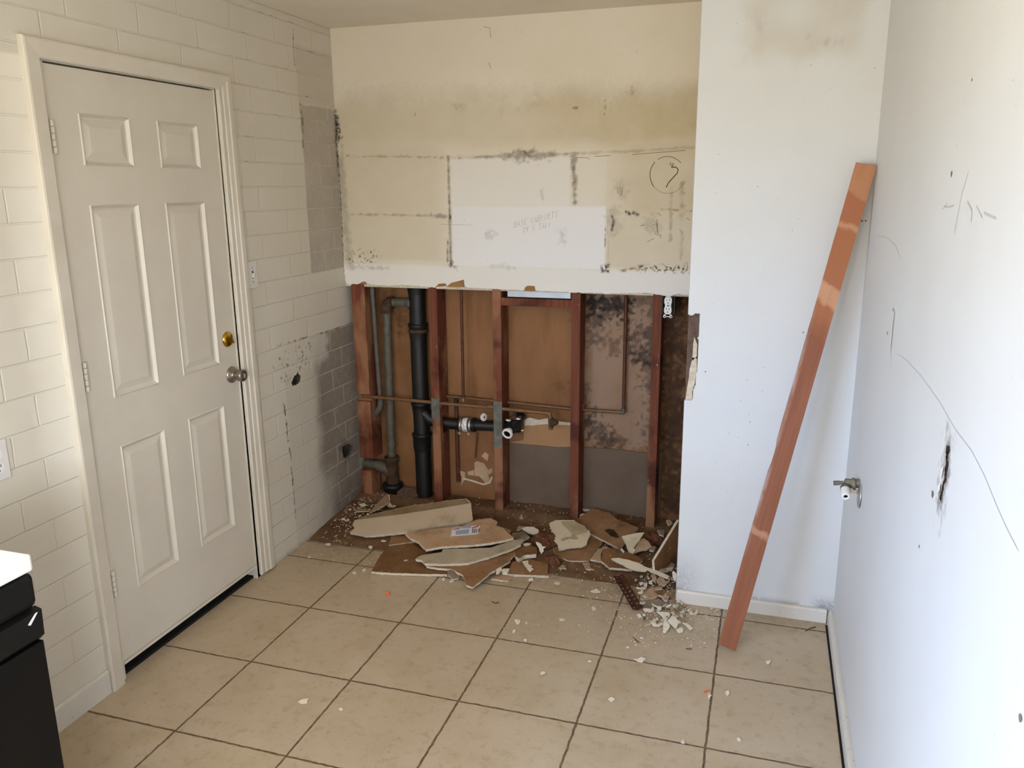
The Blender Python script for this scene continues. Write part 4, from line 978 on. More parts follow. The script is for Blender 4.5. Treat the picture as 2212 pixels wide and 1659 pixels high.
for zo in (.020, -.020):
    mb = MB(); mb.prism([Vector((.0075, -.167+.0165*max(-1, min(1, 1.25*math.cos(t))), .941+zo+.0165*math.sin(t))) for t in np.linspace(0, 2*math.pi, 20, endpoint=False)], Vector((-.002, 0, 0)))
    f = mb.build('socket_face', M['white_pl'], ol)
    mb = MB()
    for d in (-.006, .006): mb.box(.0074, .0080, -.167+d-.001, -.167+d+.001, .943+zo, .951+zo)
    mb.lathe((.0074, -.167, .9325+zo), (1, 0, 0), [(0, .0026), (.0006, .0026)], 10); mb.build('slot', M['dark'], f)
# baseboards
def bboard(name, p0, p1, inw, h, t, lab):
    mb = MB(); p0 = Vector(p0); p1 = Vector(p1); n = Vector(inw); zz_ = Vector((0, 0, 1))
    pr = [(0, 0), (t, 0), (t, h-.008), (t*.8, h-.002), (t*.5, h), (0, h)]
    r0 = [p0+n*a+zz_*b for a, b in pr]; r1 = [p1+n*a+zz_*b for a, b in pr]; k = len(pr)
    mb.add(r0+r1, [(i, (i+1)%k, k+(i+1)%k, k+i) for i in range(k)]+[tuple(range(k)), tuple(range(2*k-1, k-1, -1))])
    struct(mb.build(name, M['basebd']), lab, 'baseboard')
bboard('baseboard_left', (.0005, -4.1, 0), (.0005, .108, 0), (1, 0, 0), .088, .013, 'white baseboard left of the door')
bboard('baseboard_partition', (1.829, YP-.0005, 0), (2.418, YP-.0005, 0), (0, -1, 0), .056, .018, 'short white baseboard under the wall end')
bboard('baseboard_right', (XR-.0005, -4.1, 0), (XR-.0005, YP-.02, 0), (-1, 0, 0), .056, .019, 'white baseboard along the right wall')
mb = MB(); mb.ribbon(lambda a, b, o=0: Vector((a, b, o)), [(XR-.024, -4), (XR-.0235, 0), (XR-.024, .9), (XR-.023, 1.29)], [.008, .009, .007, .009], .0015)
tag(mb.build('dirt_line', M['dirt_gap_black'], recalc=False), 'line of black dirt along the foot of the right baseboard', 'dirt', kind='stuff')

# ------------------------------------------------------------------ leaning board
Fp = Vector((2.050, .992, .012)); Tp = Vector((2.406, 1.256, 1.772))
a = (Tp-Fp).normalized(); tocam = Cv-(Fp+Tp)/2; nn = (tocam-a*tocam.dot(a)).normalized(); w_ = a.cross(nn) if a.cross(nn).x > 0 else -(a.cross(nn))
Lb = (Tp-Fp).length; mbm = bmesh.new()
N = 60; hw = .0335; th = .019; rs = random.Random(4); ringv = []
for i in range(N+1):
    t = i/N*Lb; el = -hw-.0006*rs.random(); er = hw+.0004*rs.random()
    if abs(t-.775) < .02: el += .010*(1-abs(t-.775)/.02)
    if .70 < t < .76: el += .004
    ringv.append([mbm.verts.new((el, 0, t)), mbm.verts.new((er, 0, t)), mbm.verts.new((er, th, t)), mbm.verts.new((el, th, t))])
for r0, r1 in zip(ringv[:-1], ringv[1:]):
    for k in range(4): mbm.faces.new((r0[k], r0[(k+1)%4], r1[(k+1)%4], r1[k]))
mbm.faces.new(ringv[0][::-1]); mbm.faces.new(ringv[-1]); bmesh.ops.recalc_face_normals(mbm, faces=mbm.faces)
me = bpy.data.meshes.new('leaning_board'); mbm.to_mesh(me); mbm.free(); me.materials.append(M['board'])
lb = bpy.data.objects.new('leaning_board', me); COL.objects.link(lb)
lb.matrix_world = Matrix((w_, -nn, a)).transposed().to_4x4(); lb.location = Fp
tag(lb, 'reddish wooden board leaning in the corner against the right wall', 'board')

# ------------------------------------------------------------------ shutoff valve on the right wall
sv = thing('shutoff_valve', 'corroded water shutoff valve with white plastic outlet low on the right wall', 'valve', (XR, .9, .725))
c = on(1836, 1045, 1, .9)
mb = MB(); mb.tube([Vector((XR-.002, .905, c.z+.002)), Vector((c.x-.01, .9, c.z))], [.016, .015], 16); mb.lathe((c.x+.018, .9, c.z), (-1, 0, 0), [(0, .012), (.002, .021), (.012, .021), (.014, .017), (.032, .017), (.036, .012)], 6); mb.build('body', M['verdi'], sv)
e = on(1827, 1073, 1, .828); s = Vector((c.x-.016, .895, c.z-.002)); d_ = (e-s).normalized()
mb = MB(); mb.lathe(s, d_, [(0, .010), (.012, .011), (.016, .0150), (.03, .0155)], 18); mb.build('outlet', M['verdi'], sv)
mb = MB(); L_ = (e-s).length; mb.lathe(s, d_, [(.026, .0142), (L_-.002, .0142), (L_+.001, .0120), (L_+.001, .0068), (L_-.012, .0066)], 22, close=False); mb.lathe(s, d_, [(L_-.004, .0001), (L_-.004, .0069)], 16, close=False, mi=1); mb.build('plastic_sleeve', [M['white_pl'], M['dark']], sv)
mb = MB(); h0 = on(1803, 1043, 1, .895); mb.tube([s+Vector((-.004, 0, .006)), h0+Vector((.012, 0, .001))], .006, 10); mb.obox(h0+Vector((.006, 0, 0)), Vector((1, 0, .15)).normalized(), Vector((0, 1, 0)), Vector((-.15, 0, 1)).normalized(), .010, .006, .0065); mb.build('handle', M['nailplate'], sv, bevel=.001)
mb = MB(); mb.lathe((XR-.0005, .86, .715), (-1, .06, .04), [(0, .040), (.002, .040), (.006, .033), (.009, .018)], 28); mb.build('escutcheon', M['escut'], sv)
mb = MB()
for k in range(5):
    q = Vector((c.x+.024-.010*k, .893-.004*(k % 3), c.z-.018-.004*(k % 2))); rs = random.Random(k)
    mb.prism([q+Vector((math.cos(t)*.006*(1+rs.random()), 0, math.sin(t)*.007*(1+rs.random()))) for t in np.linspace(0, 5.4, 6)], Vector((0, .005, 0)))
mb.build('scale_crust', M['chip'], sv)

# ------------------------------------------------------------------ appliance in the left foreground
rg = thing('kitchen_range', 'black kitchen appliance with white top at the left edge', 'appliance', (.3, -.98, 0))
Y0, Y1 = -1.36, -.600
mb = MB(); mb.box(.03, .585, Y0+.004, Y1-.004, .07, .885); mb.build('body', M['blackgloss'], rg, bevel=.004)
mb = MB(); mb.box(.02, .600, Y0, Y1, .890, .930); mb.build('cooktop', M['enamel'], rg, bevel=.006)
mb = MB(); mb.box(.50, .600, Y0+.002, Y1-.001, .806, .888); mb.build('control_panel', M['blackplastic'], rg, bevel=.014)
mb = MB(); mb.prism([(.586, Y0+.002, .72), (.602, Y0+.002, .735), (.605, Y0+.002, .798), (.586, Y0+.002, .803)], Vector((0, Y1-Y0-.003, 0)))
hd = mb.build('trim_strip', M['blackplastic'], rg)
mb = MB(); mb.prism([(.6052, Y1-.040, .778), (.6054, Y1-.018, .796), (.6054, Y1-.012, .795), (.6052, Y1-.024, .783), (.6052, Y1-.034, .774)], Vector((-.0008, 0, 0))); mb.build('paint_chip', M['white_pl'], hd)
mb = MB(); mb.box(.586, .601, Y0+.004, Y1-.004, .18, .722); mb.build('front_door', M['blackgloss'], rg, bevel=.003)
mb = MB(); mb.box(.56, .592, Y0+.006, Y1-.006, .075, .172); mb.build('kick_panel', M['blackplastic'], rg, bevel=.003)
for yy in (Y0+.06, Y1-.06):
    for xx in (.08, .53):
        mb = MB(); mb.lathe((xx, yy, 0), (0, 0, 1), [(0, .02), (.01, .02), (.012, .012), (.07, .012)], 14); mb.build('foot', M['abs'], rg)

# ------------------------------------------------------------------ demolition debris
def resample(P, step, jit, rs, n):
    out = []
    for i in range(len(P)):
        p, q = P[i], P[(i+1) % len(P)]; k = max(1, int((q-p).length/step)); e = (q-p).normalized(); s_ = e.cross(n)
        for j in range(k):
            pt = p.lerp(q, j/k)
            out.append(pt+(s_*rs.uniform(-jit, jit) if j else Vector()))
    return out
def shard(name, px, label, cat, top, edge='gypsum', th=.0125, rest=.004, n=(0, 0, 1), jit=.0015, step=.012, seed=1, curl=0, group=None, extra=(), bot=None, parent=None):
    n = Vector(n).normalized(); rs = random.Random(seed); h = rest+.02
    cu = sum(p[0] for p in px)/len(px); cv_ = sum(p[1] for p in px)/len(px)
    for it in range(8):
        P0 = G(cu, cv_, h); P = [on_plane(u, v, P0, n) for u, v in px]
        low = min((p-n*th).z for p in P); h += (rest-low)
    P0 = G(cu, cv_, h); P = [on_plane(u, v, P0, n) for u, v in px]; R = resample(P, step, jit, rs, n)
    t = thing(name, label, cat, (P0.x, P0.y, max(rest, 0)), group) if extra else None
    mb = MB(); k = len(R)
    # two layered crumbly edge
    mid = [p-n*th*rs.uniform(.35, .65)+ (p-P0).normalized()*rs.uniform(-.003, .0015) for p in R]
    botm = [p-n*th+(p-P0).normalized()*rs.uniform(-.003, .001) for p in R]
    mb.add(R, [tuple(range(k))], 0)
    for A_, B_ in ((R, mid), (mid, botm)):
        mb.add(A_+B_, [((i+1) % k, i, k+i, k+(i+1) % k) for i in range(k)], 1)
    mb.add(botm, [tuple(range(k-1, -1, -1))], 2)
    mats = [M[top], M[edge], M[bot or top]]
    nm = 'panel' if extra else name
    o = mb.build(nm, mats, t)
    if not extra: tag(o, label, cat, group)
    for (enm, poly, em, lift) in extra:
        Pn = [on_plane(u, v, P0+n*lift, n) for u, v in poly]; m2 = MB(); m2.prism(resample(Pn, .015, jit*.6, rs, n), -n*max(lift-.0002, .0004)); m2.build(enm, M[em], t)
    return t or o, P0, n
zA = lambda L: Z(740, 1040, 320, L)
zB = lambda L: Z(1040, 1100, 240, L)
zC = lambda L: Z(1240, 1080, 240, L)
zD = lambda L: Z(1300, 1200, 240, L)
DB = 'broken wallboard pieces on the floor'
shard('wallboard_piece', zA([(430,1345),(560,1110),(680,960),(1050,920),(1160,1000),(1300,1000),(1560,1330),(1560,1385),(1300,1385),(700,1365)]), 'dark brown board lying flat at the left front of the debris', 'wallboard', 'brown', th=.012, rest=.0015, n=(0, -.02, 1), seed=3, group=DB)
shard('wallboard_piece', zA([(690,950),(730,800),(940,770),(1110,880),(1000,910)]), 'small brown board under the long cream plank and tan piece', 'wallboard', 'brown2', th=.01, rest=.012, seed=5, group=DB)
shard('wallboard_piece', zB([(560,1190),(620,1050),(900,980),(1320,1080),(1330,1130),(1310,1290),(1345,1320),(900,1310),(400,1280)]), 'square brown board with white front edge below the torn triangular scrap', 'wallboard', 'brown2', th=.012, rest=.0015, n=(0, -.02, 1), seed=7, group=DB)
shard('wallboard_piece', zA([(1250,1260),(1400,1230),(1900,1240),(2212,1140),(2540,1010),(2580,1060),(2480,1200),(2212,1360),(1940,1580),(1850,1545),(1800,1400),(1640,1310),(1400,1290)]), 'pointed brown board with a white broken edge at the front of the stack', 'wallboard', 'brown2', th=.011, rest=.016, n=(0, -.04, 1), seed=9, group=DB)
shard('wallboard_piece', zA([(1560,1330),(1640,1310),(1760,1390),(1730,1450),(1640,1460),(1580,1400)]), 'curled grey paper scrap under the pointed brown board', 'paper scrap', 'greychunk', th=.006, rest=.004, n=(.2, -.3, 1), seed=10)
shard('wallboard_piece', zA([(1085,1160),(1120,1130),(1180,1100),(1480,1055),(1500,1010),(2212,990),(2560,870),(2700,860),(2660,940),(2540,1000),(2212,1120),(1880,1215),(1600,1230),(1230,1225),(1180,1170)]), 'pale grey green board piece second from the top of the stack', 'wallboard', 'greyface', th=.0125, rest=.034, n=(.02, -.10, 1), seed=11, group=DB)
_o, TANP, TANN = shard('wallboard_piece', zA([(935,775),(1300,720),(1800,660),(2000,570),(2212,545),(2310,600),(2290,660),(2400,690),(2440,740),(2560,840),(2400,880),(2212,915),(1900,950),(1500,970),(1240,1015),(1130,900),(1000,840)]), 'tan board piece on top of the stack carrying a printed label', 'wallboard', 'tan', th=.0125, rest=.055, n=(.02, -.12, 1), seed=13, group=DB)
# printed label lying on the tan piece
nL = TANN; ctr = on_plane(1006, 1148, TANP+nL*.0014, nL)
def LQ(L, o=0): return [on_plane(u, v, ctr+nL*o, nL) for u, v in L]
lt = thing('printed_label', 'white and red printed label with a barcode on the tan board', 'label', ctr)
mb = MB(); mb.prism(LQ(zA([(1610,830),(1640,700),(2000,655),(2055,665),(2040,770),(1990,790),(1640,815)])), -nL*.0006); mb.build('sheet', M['paper'], lt)
for L in ([(1645,712),(1760,690),(1740,708),(1650,722)], [(1930,690),(2025,655),(2030,672),(1940,700)], [(2020,740),(2045,690),(2052,700),(2035,770)]):
    mb = MB(); mb.add(LQ(zA(L), .0006), [tuple(range(len(L)))]); mb.build('red_band', M['red'], lt, recalc=False)
mb = MB(); mb.add(LQ(zA([(1690,735),(1890,712),(1880,780),(1690,795)]), .0006), [(0,1,2,3)]); mb.add(LQ(zA([(1790,675),(1920,660),(1920,695),(1760,702)]), .0006), [(0,1,2,3)]); mb.build('text_block', M['blue'], lt, recalc=False)
mb = MB()
for k in range(7):
    x_ = 1935+k*11; mb.add(LQ(zA([(x_,705),(x_+(5 if k % 3 else 8),704),(x_+(5 if k % 3 else 8)-3,770),(x_-3,771)]), .0006), [(0,1,2,3)])
mb.build('barcode', M['print'], lt, recalc=False)
# long cream plank leaning back on the stack
shard('wallboard_plank', zA([(110,755),(190,690),(150,640),(180,580),(400,500),(830,400),(1100,350),(1640,275),(1850,255),(1915,320),(1945,575),(1880,605),(1300,690),(850,760),(450,800),(330,800),(210,775)]), 'long cream board piece with torn left end at the back left of the debris', 'wallboard', 'creamface', th=.016, rest=.022, n=(.03, -.30, 1), seed=15, group=DB,
      extra=[('unpainted_strip', zA([(200,575),(400,505),(830,405),(1100,353),(1640,279),(1845,262),(1905,325),(1300,425),(800,500),(400,548)]), 'creamstrip', .0007)])
# right-hand pieces
shard('wallboard_piece', zC([(0,415),(210,270),(370,165),(720,255),(860,390),(1060,455),(1275,555),(1190,660),(1000,715),(960,740),(1010,830),(900,960),(300,650),(230,560)]), 'large brown board sloping in front of the mouldy bay', 'wallboard', 'brown2', th=.013, rest=.028, n=(-.10, -.16, 1), seed=17, group=DB,
      extra=[('mould_patch', zC([(600,600),(680,575),(790,590),(845,650),(900,740),(840,755),(740,720),(660,650)]), 'clodmould', .0007)])
shard('wallboard_piece', zC([(-420,930),(0,920),(250,890),(330,700),(560,820),(350,1130),(280,1215),(-100,1210),(-380,1100)]), 'brown board below the big white torn sheet', 'wallboard', 'brown2', th=.011, rest=.008, n=(0, -.05, 1), seed=19, group=DB)
shard('plaster_sheet', zB([(1345,280),(1480,215),(1850,215),(1880,270),(2060,340),(2070,390),(2150,430),(2165,520),(2110,620),(2090,700),(1980,750),(1750,760),(1540,810),(1520,690),(1440,620),(1370,520),(1400,430)]), 'big white torn sheet in the middle of the debris', 'plaster', 'whiteface', th=.009, rest=.030, n=(.05, -.22, 1), seed=21,
      extra=[('torn_flap', zB([(1580,240),(1850,230),(2060,350),(2130,440),(2000,490),(1880,520),(1940,590),(1840,604),(1760,585),(1620,640),(1560,602),(1660,556),(1780,548),(1800,490),(1720,400),(1640,340)]), 'whiteflap', .0007)])
shard('wallboard_piece', zC([(360,1130),(480,970),(590,960),(540,1060),(530,1230),(320,1180)]), 'small tan board offcut beside the brown board by the big white sheet', 'wallboard', 'ltan', th=.01, rest=.012, n=(0, -.1, 1), seed=22, group=DB)
shard('wallboard_piece', zC([(530,1200),(590,970),(830,960),(1130,1060),(1330,1150),(1360,1200),(1280,1260),(1160,1380),(1080,1380),(900,1360),(700,1350),(660,1310)]), 'brown board under the long jagged white strip', 'wallboard', 'brown', th=.012, rest=.02, n=(.0, -.16, 1), seed=23, group=DB)
shard('wallboard_strip', zC([(740,1165),(890,1150),(1100,1195),(1280,1250),(1450,1340),(1700,1420),(1890,1510),(1870,1560),(1820,1540),(1600,1450),(1450,1380),(1440,1415),(1250,1400),(1170,1385),(1000,1300),(850,1230)]), 'long jagged white strip near the wall corner', 'plaster', 'whiteface', th=.007, rest=.042, n=(.0, -.25, 1), seed=25)
shard('plaster_shard', zC([(950,720),(1180,670),(1400,640),(1310,790),(1180,960),(1230,1000),(1170,1080),(1100,1060),(1050,930)]), 'white triangular plaster shard standing out by the leaning edge board', 'plaster', 'whiteface', th=.008, rest=.035, n=(.1, -.45, 1), seed=27)
shard('plaster_shard', zC([(1320,800),(1370,755),(1480,820),(1545,930),(1440,985),(1290,1010),(1200,1070),(1180,1000)]), 'tan plaster shard right of the white triangular shard', 'plaster', 'ltan', th=.010, rest=.03, n=(.15, -.4, 1), seed=29)
shard('plaster_shard', zC([(1630,1240),(1800,1120),(1990,1270),(1960,1330),(1780,1370),(1690,1340)]), 'grey plaster lump by the wall corner under the leaning edge board', 'plaster', 'greychunk', th=.022, rest=.012, n=(-.1, -.2, 1), seed=31)
shard('plaster_shard', zD([(760,850),(950,650),(1150,620),(1200,650),(1030,700),(1120,790),(1000,850),(860,880)]), 'pale plaster slab right of the rusty perforated strip', 'plaster', 'chip2', th=.012, rest=.008, n=(0, -.2, 1), seed=33)
shard('plaster_shard', zD([(1020,690),(1200,680),(1300,740),(1200,800),(1120,780)]), 'brown plaster slab between the pale slab and the wall corner', 'plaster', 'brown', th=.012, rest=.012, n=(.1, -.2, 1), seed=34)
shard('plaster_shard', zD([(830,890),(1030,840),(1130,880),(1290,940),(1240,980),(1100,990),(1000,960),(960,1060),(830,1050)]), 'tan slab at the foot of the rusty strip', 'plaster', 'greychunk', th=.012, rest=.003, n=(0, -.05, 1), seed=35)
shard('plaster_shard', zD([(1200,820),(1260,780),(1330,830),(1310,900),(1240,880)]), 'small pale slab touching the wall corner', 'plaster', 'chip2', th=.01, rest=.012, n=(.1, -.3, 1), seed=36)
shard('plaster_shard', zD([(990,330),(1030,340),(1090,430),(1070,530),(1000,480)]), 'upright pinkish plaster chip behind the rusty strip', 'plaster', 'chip2', th=.008, rest=.012, n=(.1, -.5, 1), seed=37)
shard('plaster_shard', zD([(1090,480),(1150,410),(1220,430),(1260,500),(1330,510),(1250,580),(1140,570)]), 'curled brown pink shell shaped plaster piece by the wall corner', 'plaster', 'chip2', th=.008, rest=.02, n=(.0, -.3, 1), seed=38)
shard('plaster_shard', zD([(1400,320),(1440,310),(1490,380),(1480,480),(1450,520),(1410,430)]), 'pale plaster sliver propped against the wall corner', 'plaster', 'chip', th=.006, rest=.03, n=(-.35, -.5, 1), seed=39)
shard('plaster_shard', zB([(800,390),(870,350),(1040,350),(1130,400),(1150,470),(1050,490),(930,470)]), 'pale rounded scrap on the brown dust left of the white torn sheet', 'plaster', 'chip', th=.007, rest=.03, n=(0, -.15, 1), seed=41)
shard('plaster_shard', zB([(700,420),(740,330),(860,340),(830,370),(800,380),(780,410)]), 'small pale torn flap left of the pale rounded scrap', 'paper scrap', 'chip2', th=.004, rest=.034, n=(0, -.15, 1), seed=42)
shard('wallboard_piece', zB([(610,480),(840,440),(950,540),(780,650),(740,620)]), 'small dark box shaped board scrap with pale edges', 'wallboard', 'greychunk', th=.014, rest=.028, n=(0, -.1, 1), seed=43, group=DB)
shard('wallboard_piece', zB([(640,740),(900,700),(1100,760),(1090,890),(850,915),(750,980),(680,940),(630,850)]), 'brown board chunk with thick pale edge beside the rust brown clump', 'wallboard', 'brown', th=.02, rest=.016, n=(0, -.08, 1), seed=45, group=DB)
shard('paper_scrap', zB([(805,1040),(930,1020),(930,1090),(1010,1130),(990,1160),(1040,1190),(965,1250)]), 'white torn triangular scrap on the square brown board', 'paper scrap', 'chip', th=.003, rest=.0165, n=(0, -.02, 1), seed=47)
shard('paper_scrap', zB([(1080,645),(1190,690),(1210,740),(1280,745),(1230,790),(1240,830),(1190,885)]), 'white torn triangular scrap on the rust brown clump', 'paper scrap', 'chip', th=.003, rest=.062, n=(0, -.3, 1), seed=49)
shard('plaster_shard', zB([(400,1225),(440,1180),(560,1180),(520,1260),(420,1250)]), 'white plaster block at the tip of the pointed brown board', 'plaster', 'chip', th=.014, rest=.014, n=(0, -.1, 1), seed=50)
shard('plaster_shard', zB([(300,1190),(380,1150),(410,1190),(350,1240),(290,1260)]), 'rounded white plaster crumb on the edge of the pointed board', 'plaster', 'chip', th=.012, rest=.02, n=(0, -.1, 1), seed=51)
shard('plaster_shard', zB([(820,690),(900,670),(990,680),(930,720),(860,720)]), 'pale oval plaster scrap on the brown board chunk', 'plaster', 'chip', th=.005, rest=.045, n=(0, -.1, 1), seed=52)
shard('wallboard_piece', zB([(390,370),(470,370),(580,420),(570,450),(470,430)]), 'pale splinter at the right end of the tan board', 'wallboard', 'chip2', th=.008, rest=.06, n=(0, -.1, 1), seed=53, group=DB)
shard('tile_offcut', zB([(200,1385),(330,1300),(640,1320),(550,1435)]), 'thin tan board sliver below the square brown board', 'wallboard', 'ltan', th=.006, rest=.001, seed=54, group=DB)
shard('plaster_strip', zA([(400,460),(520,320),(640,200),(680,190),(705,290),(600,370)]), 'pale narrow strip lying in the back left corner', 'plaster', 'chip2', th=.010, rest=.035, n=(.05, -.2, 1), seed=55)
shard('plaster_shard', zA([(640,240),(660,190),(700,200),(710,280),(660,295)]), 'pale chip at the top end of the narrow strip', 'plaster', 'chip', th=.010, rest=.05, n=(.1, -.3, 1), seed=56)
shard('plaster_shard', zA([(650,330),(700,305),(750,370),(680,360)]), 'white crumb right of the narrow strip', 'plaster', 'chip', th=.012, rest=.025, n=(.1, -.2, 1), seed=57)
shard('plaster_shard', zA([(160,405),(380,410),(400,440),(200,450)]), 'flat pale flake left of the narrow strip', 'plaster', 'chip2', th=.006, rest=.03, n=(.0, -.1, 1), seed=58)
shard('plaster_shard', zA([(250,340),(320,320),(360,350),(280,370)]), 'white flake by the stub of corner stud', 'plaster', 'chip', th=.006, rest=.035, n=(.0, -.2, 1), seed=59)
shard('scrap_block', zA([(750,235),(830,180),(800,150),(840,80),(1120,95),(1145,130),(1130,200),(1050,270)]), 'dark weathered block between the pipes at the back', 'scrap', 'shim', edge='shim', th=.03, rest=.02, n=(0, -.45, 1), seed=60)
shard('plaster_shard', zC([(560,930),(640,920),(700,960),(600,990)]), 'pale chip wedged under the large brown sloping board', 'plaster', 'chip2', th=.008, rest=.026, n=(0, -.2, 1), seed=61)
shard('plaster_shard', zC([(920,980),(960,960),(1000,1020),(985,1055)]), 'white chip at the lower end of the large brown sloping board', 'plaster', 'chip', th=.01, rest=.045, n=(0, -.2, 1), seed=62)
shard('plaster_shard', zC([(1500,990),(1560,910),(1640,930),(1580,1010)]), 'grey chip against the leaning edge board', 'plaster', 'greychunk', th=.01, rest=.035, n=(.1, -.3, 1), seed=63)
shard('plaster_shard', zC([(110,320),(130,280),(205,265),(170,310)]), 'white flake above the big white torn sheet', 'plaster', 'chip', th=.006, rest=.052, n=(0, -.1, 1), seed=64)
shard('plaster_shard', zC([(150,170),(320,185),(310,210),(200,210)]), 'white flake by the foot of the stud left of the mouldy bay', 'plaster', 'chip', th=.006, rest=.05, n=(0, -.1, 1), seed=65)
shard('plaster_shard', zC([(1660,600),(1800,590),(1790,720),(1700,680)]), 'grey shard behind the leaning edge board', 'plaster', 'greychunk', th=.008, rest=.06, n=(.2, -.4, 1), seed=66)
shard('plaster_shard', zC([(1840,400),(1900,385),(1960,470),(1880,520)]), 'pale shard high behind the leaning edge board', 'plaster', 'chip2', th=.008, rest=.09, n=(.2, -.5, 1), seed=67)
shard('plaster_shard', zB([(750,185),(800,80),(830,180)]), 'small pale triangular chip on the dust below the open drain end', 'plaster', 'chip2', th=.006, rest=.05, n=(0, -.5, 1), seed=68)
shard('plaster_shard', zB([(1540,1160),(1620,1090),(1690,1180),(1560,1180)]), 'pale curled chip at the tile edge right of the lower rust brown clump', 'plaster', 'chip2', th=.006, rest=.012, n=(0, -.2, 1), seed=69)
shard('plaster_shard', zC([(170,1250),(310,1240),(320,1340),(390,1380),(240,1370)]), 'pale stepped chip on the tile edge left of the rusty strip', 'plaster', 'chip2', th=.008, rest=.006, n=(0, -.1, 1), seed=70)
# leaning edge board against the partition side
pA = on(1408, 1210, 1, 1.46); pB = on(1462, 1122, 1, 1.66)
eb = (pB-pA).normalized(); pA2 = pA+Vector((.012, 0, 0))
mb = MB(); dn = Vector((.10, .02, -1)).normalized()
q0_ = pA; q1_ = pB; hA = min(.05, pA.z-.012); hB = pB.z-.02
tv = Vector((eb.y, -eb.x, 0)).normalized()*.012
mb.add([q0_, q1_, q1_+dn*hB, q0_+dn*hA, q0_+tv, q1_+tv, q1_+tv+dn*hB, q0_+tv+dn*hA], [(3,2,1,0)], 1)
b0 = len(mb.v)-8
for fc, mi in (((4,5,6,7), 1), ((0,1,5,4), 0), ((1,2,6,5), 0), ((2,3,7,6), 0), ((3,0,4,7), 0)): mb.f.append([b0+i for i in fc]); mb.m.append(mi); mb.sm.append(False)
tag(mb.build('wallboard_piece', [M['gypsum'], M['brown']], bevel=.001), 'board standing on edge against the side of the wall corner', 'wallboard', DB)
# rust brown fibre clumps
def clump(c, r, label, seed, sq=(1, 1, .7)):
    bm = bmesh.new(); bmesh.ops.create_icosphere(bm, subdivisions=5, radius=1)
    co = np.array([v.co for v in bm.verts]); d = fbm(co[:, 0]*2+co[:, 2], co[:, 1]*2-co[:, 2], 1.6, seed, 4)*.9+fbm(co[:, 0]+5, co[:, 1]*1+co[:, 2]*2, 6, seed+9, 2)*.35
    for v, k in zip(bm.verts, d):
        s_ = .45+k*.8; v.co = Vector((v.co.x*r*s_*sq[0], v.co.y*r*s_*sq[1], max(v.co.z*r*s_*sq[2], -.3*r)))
    me = bpy.data.meshes.new('fibre_clump'); bm.to_mesh(me); bm.free(); me.materials.append(M['clod'])
    for p in me.polygons: p.use_smooth = True
    o = bpy.data.objects.new('fibre_clump', me); COL.objects.link(o); o.location = c; tag(o, label, 'fibre clump')
clump(G(1178, 1170, .035), .050, 'upper rust brown fibrous clump beside the big white sheet', 3, (1.25, 1.1, .8))
clump(G(1193, 1212, .018), .038, 'lower rust brown fibrous clump at the tile edge', 14, (1.1, .9, .7))
clump(G(1412, 1165, .035), .055, 'rust brown fibrous clump near the wall corner', 25, (1.1, 1, .7))
clump(G(1140, 1200, .012), .022, 'small rust brown fibrous clump by the torn triangular scrap', 36, (1.3, 1, .6))
# rusty perforated corner bead
rsm = thing('corner_bead', 'rusty perforated metal strip lying by the white heap', 'metal strip', G(1355, 1275, .0))
k0 = G(1335, 1245, .028); k1 = G(1378, 1318, .004)
ax_ = (k1-k0).normalized(); sd = ax_.cross(Vector((0, 0, 1))).normalized(); upv = sd.cross(ax_).normalized()
if sd.x < 0: sd = -sd
if upv.z < 0: upv = -upv
def strip(side, tilt, nm):
    bm = bmesh.new(); L0 = (k1-k0).length; wS = .024; mb = MB(); nh = 9
    dirn = (sd*side*math.cos(tilt)+upv*math.sin(tilt)).normalized(); nrm_ = ax_.cross(dirn)*(1 if side > 0 else -1)
    cell = L0/nh
    for i in range(nh):
        a0_, a1_ = i*cell, (i+1)*cell; ha, hb = a0_+cell*.28, a1_-cell*.28; w0_, w1_ = wS*.30, wS*.66
        def pt(s_, w_2): return k0+ax_*s_+dirn*w_2
        qs = [(a0_,0,a1_,w0_), (a0_,w1_,a1_,wS), (a0_,w0_,ha,w1_), (hb,w0_,a1_,w1_)]
        for s0, ww0, s1_, ww1 in qs: mb.prism([pt(s0, ww0), pt(s1_, ww0), pt(s1_, ww1), pt(s0, ww1)], nrm_*.0008)
    return mb.build(nm, M['rust'], rsm)
strip(1, .5, 'right_flange'); strip(-1, .25, 'left_flange')
mb = MB(); mb.tube([k0+upv*.001, k1+upv*.001], .0022, 8); mb.build('bead', M['rust'], rsm)
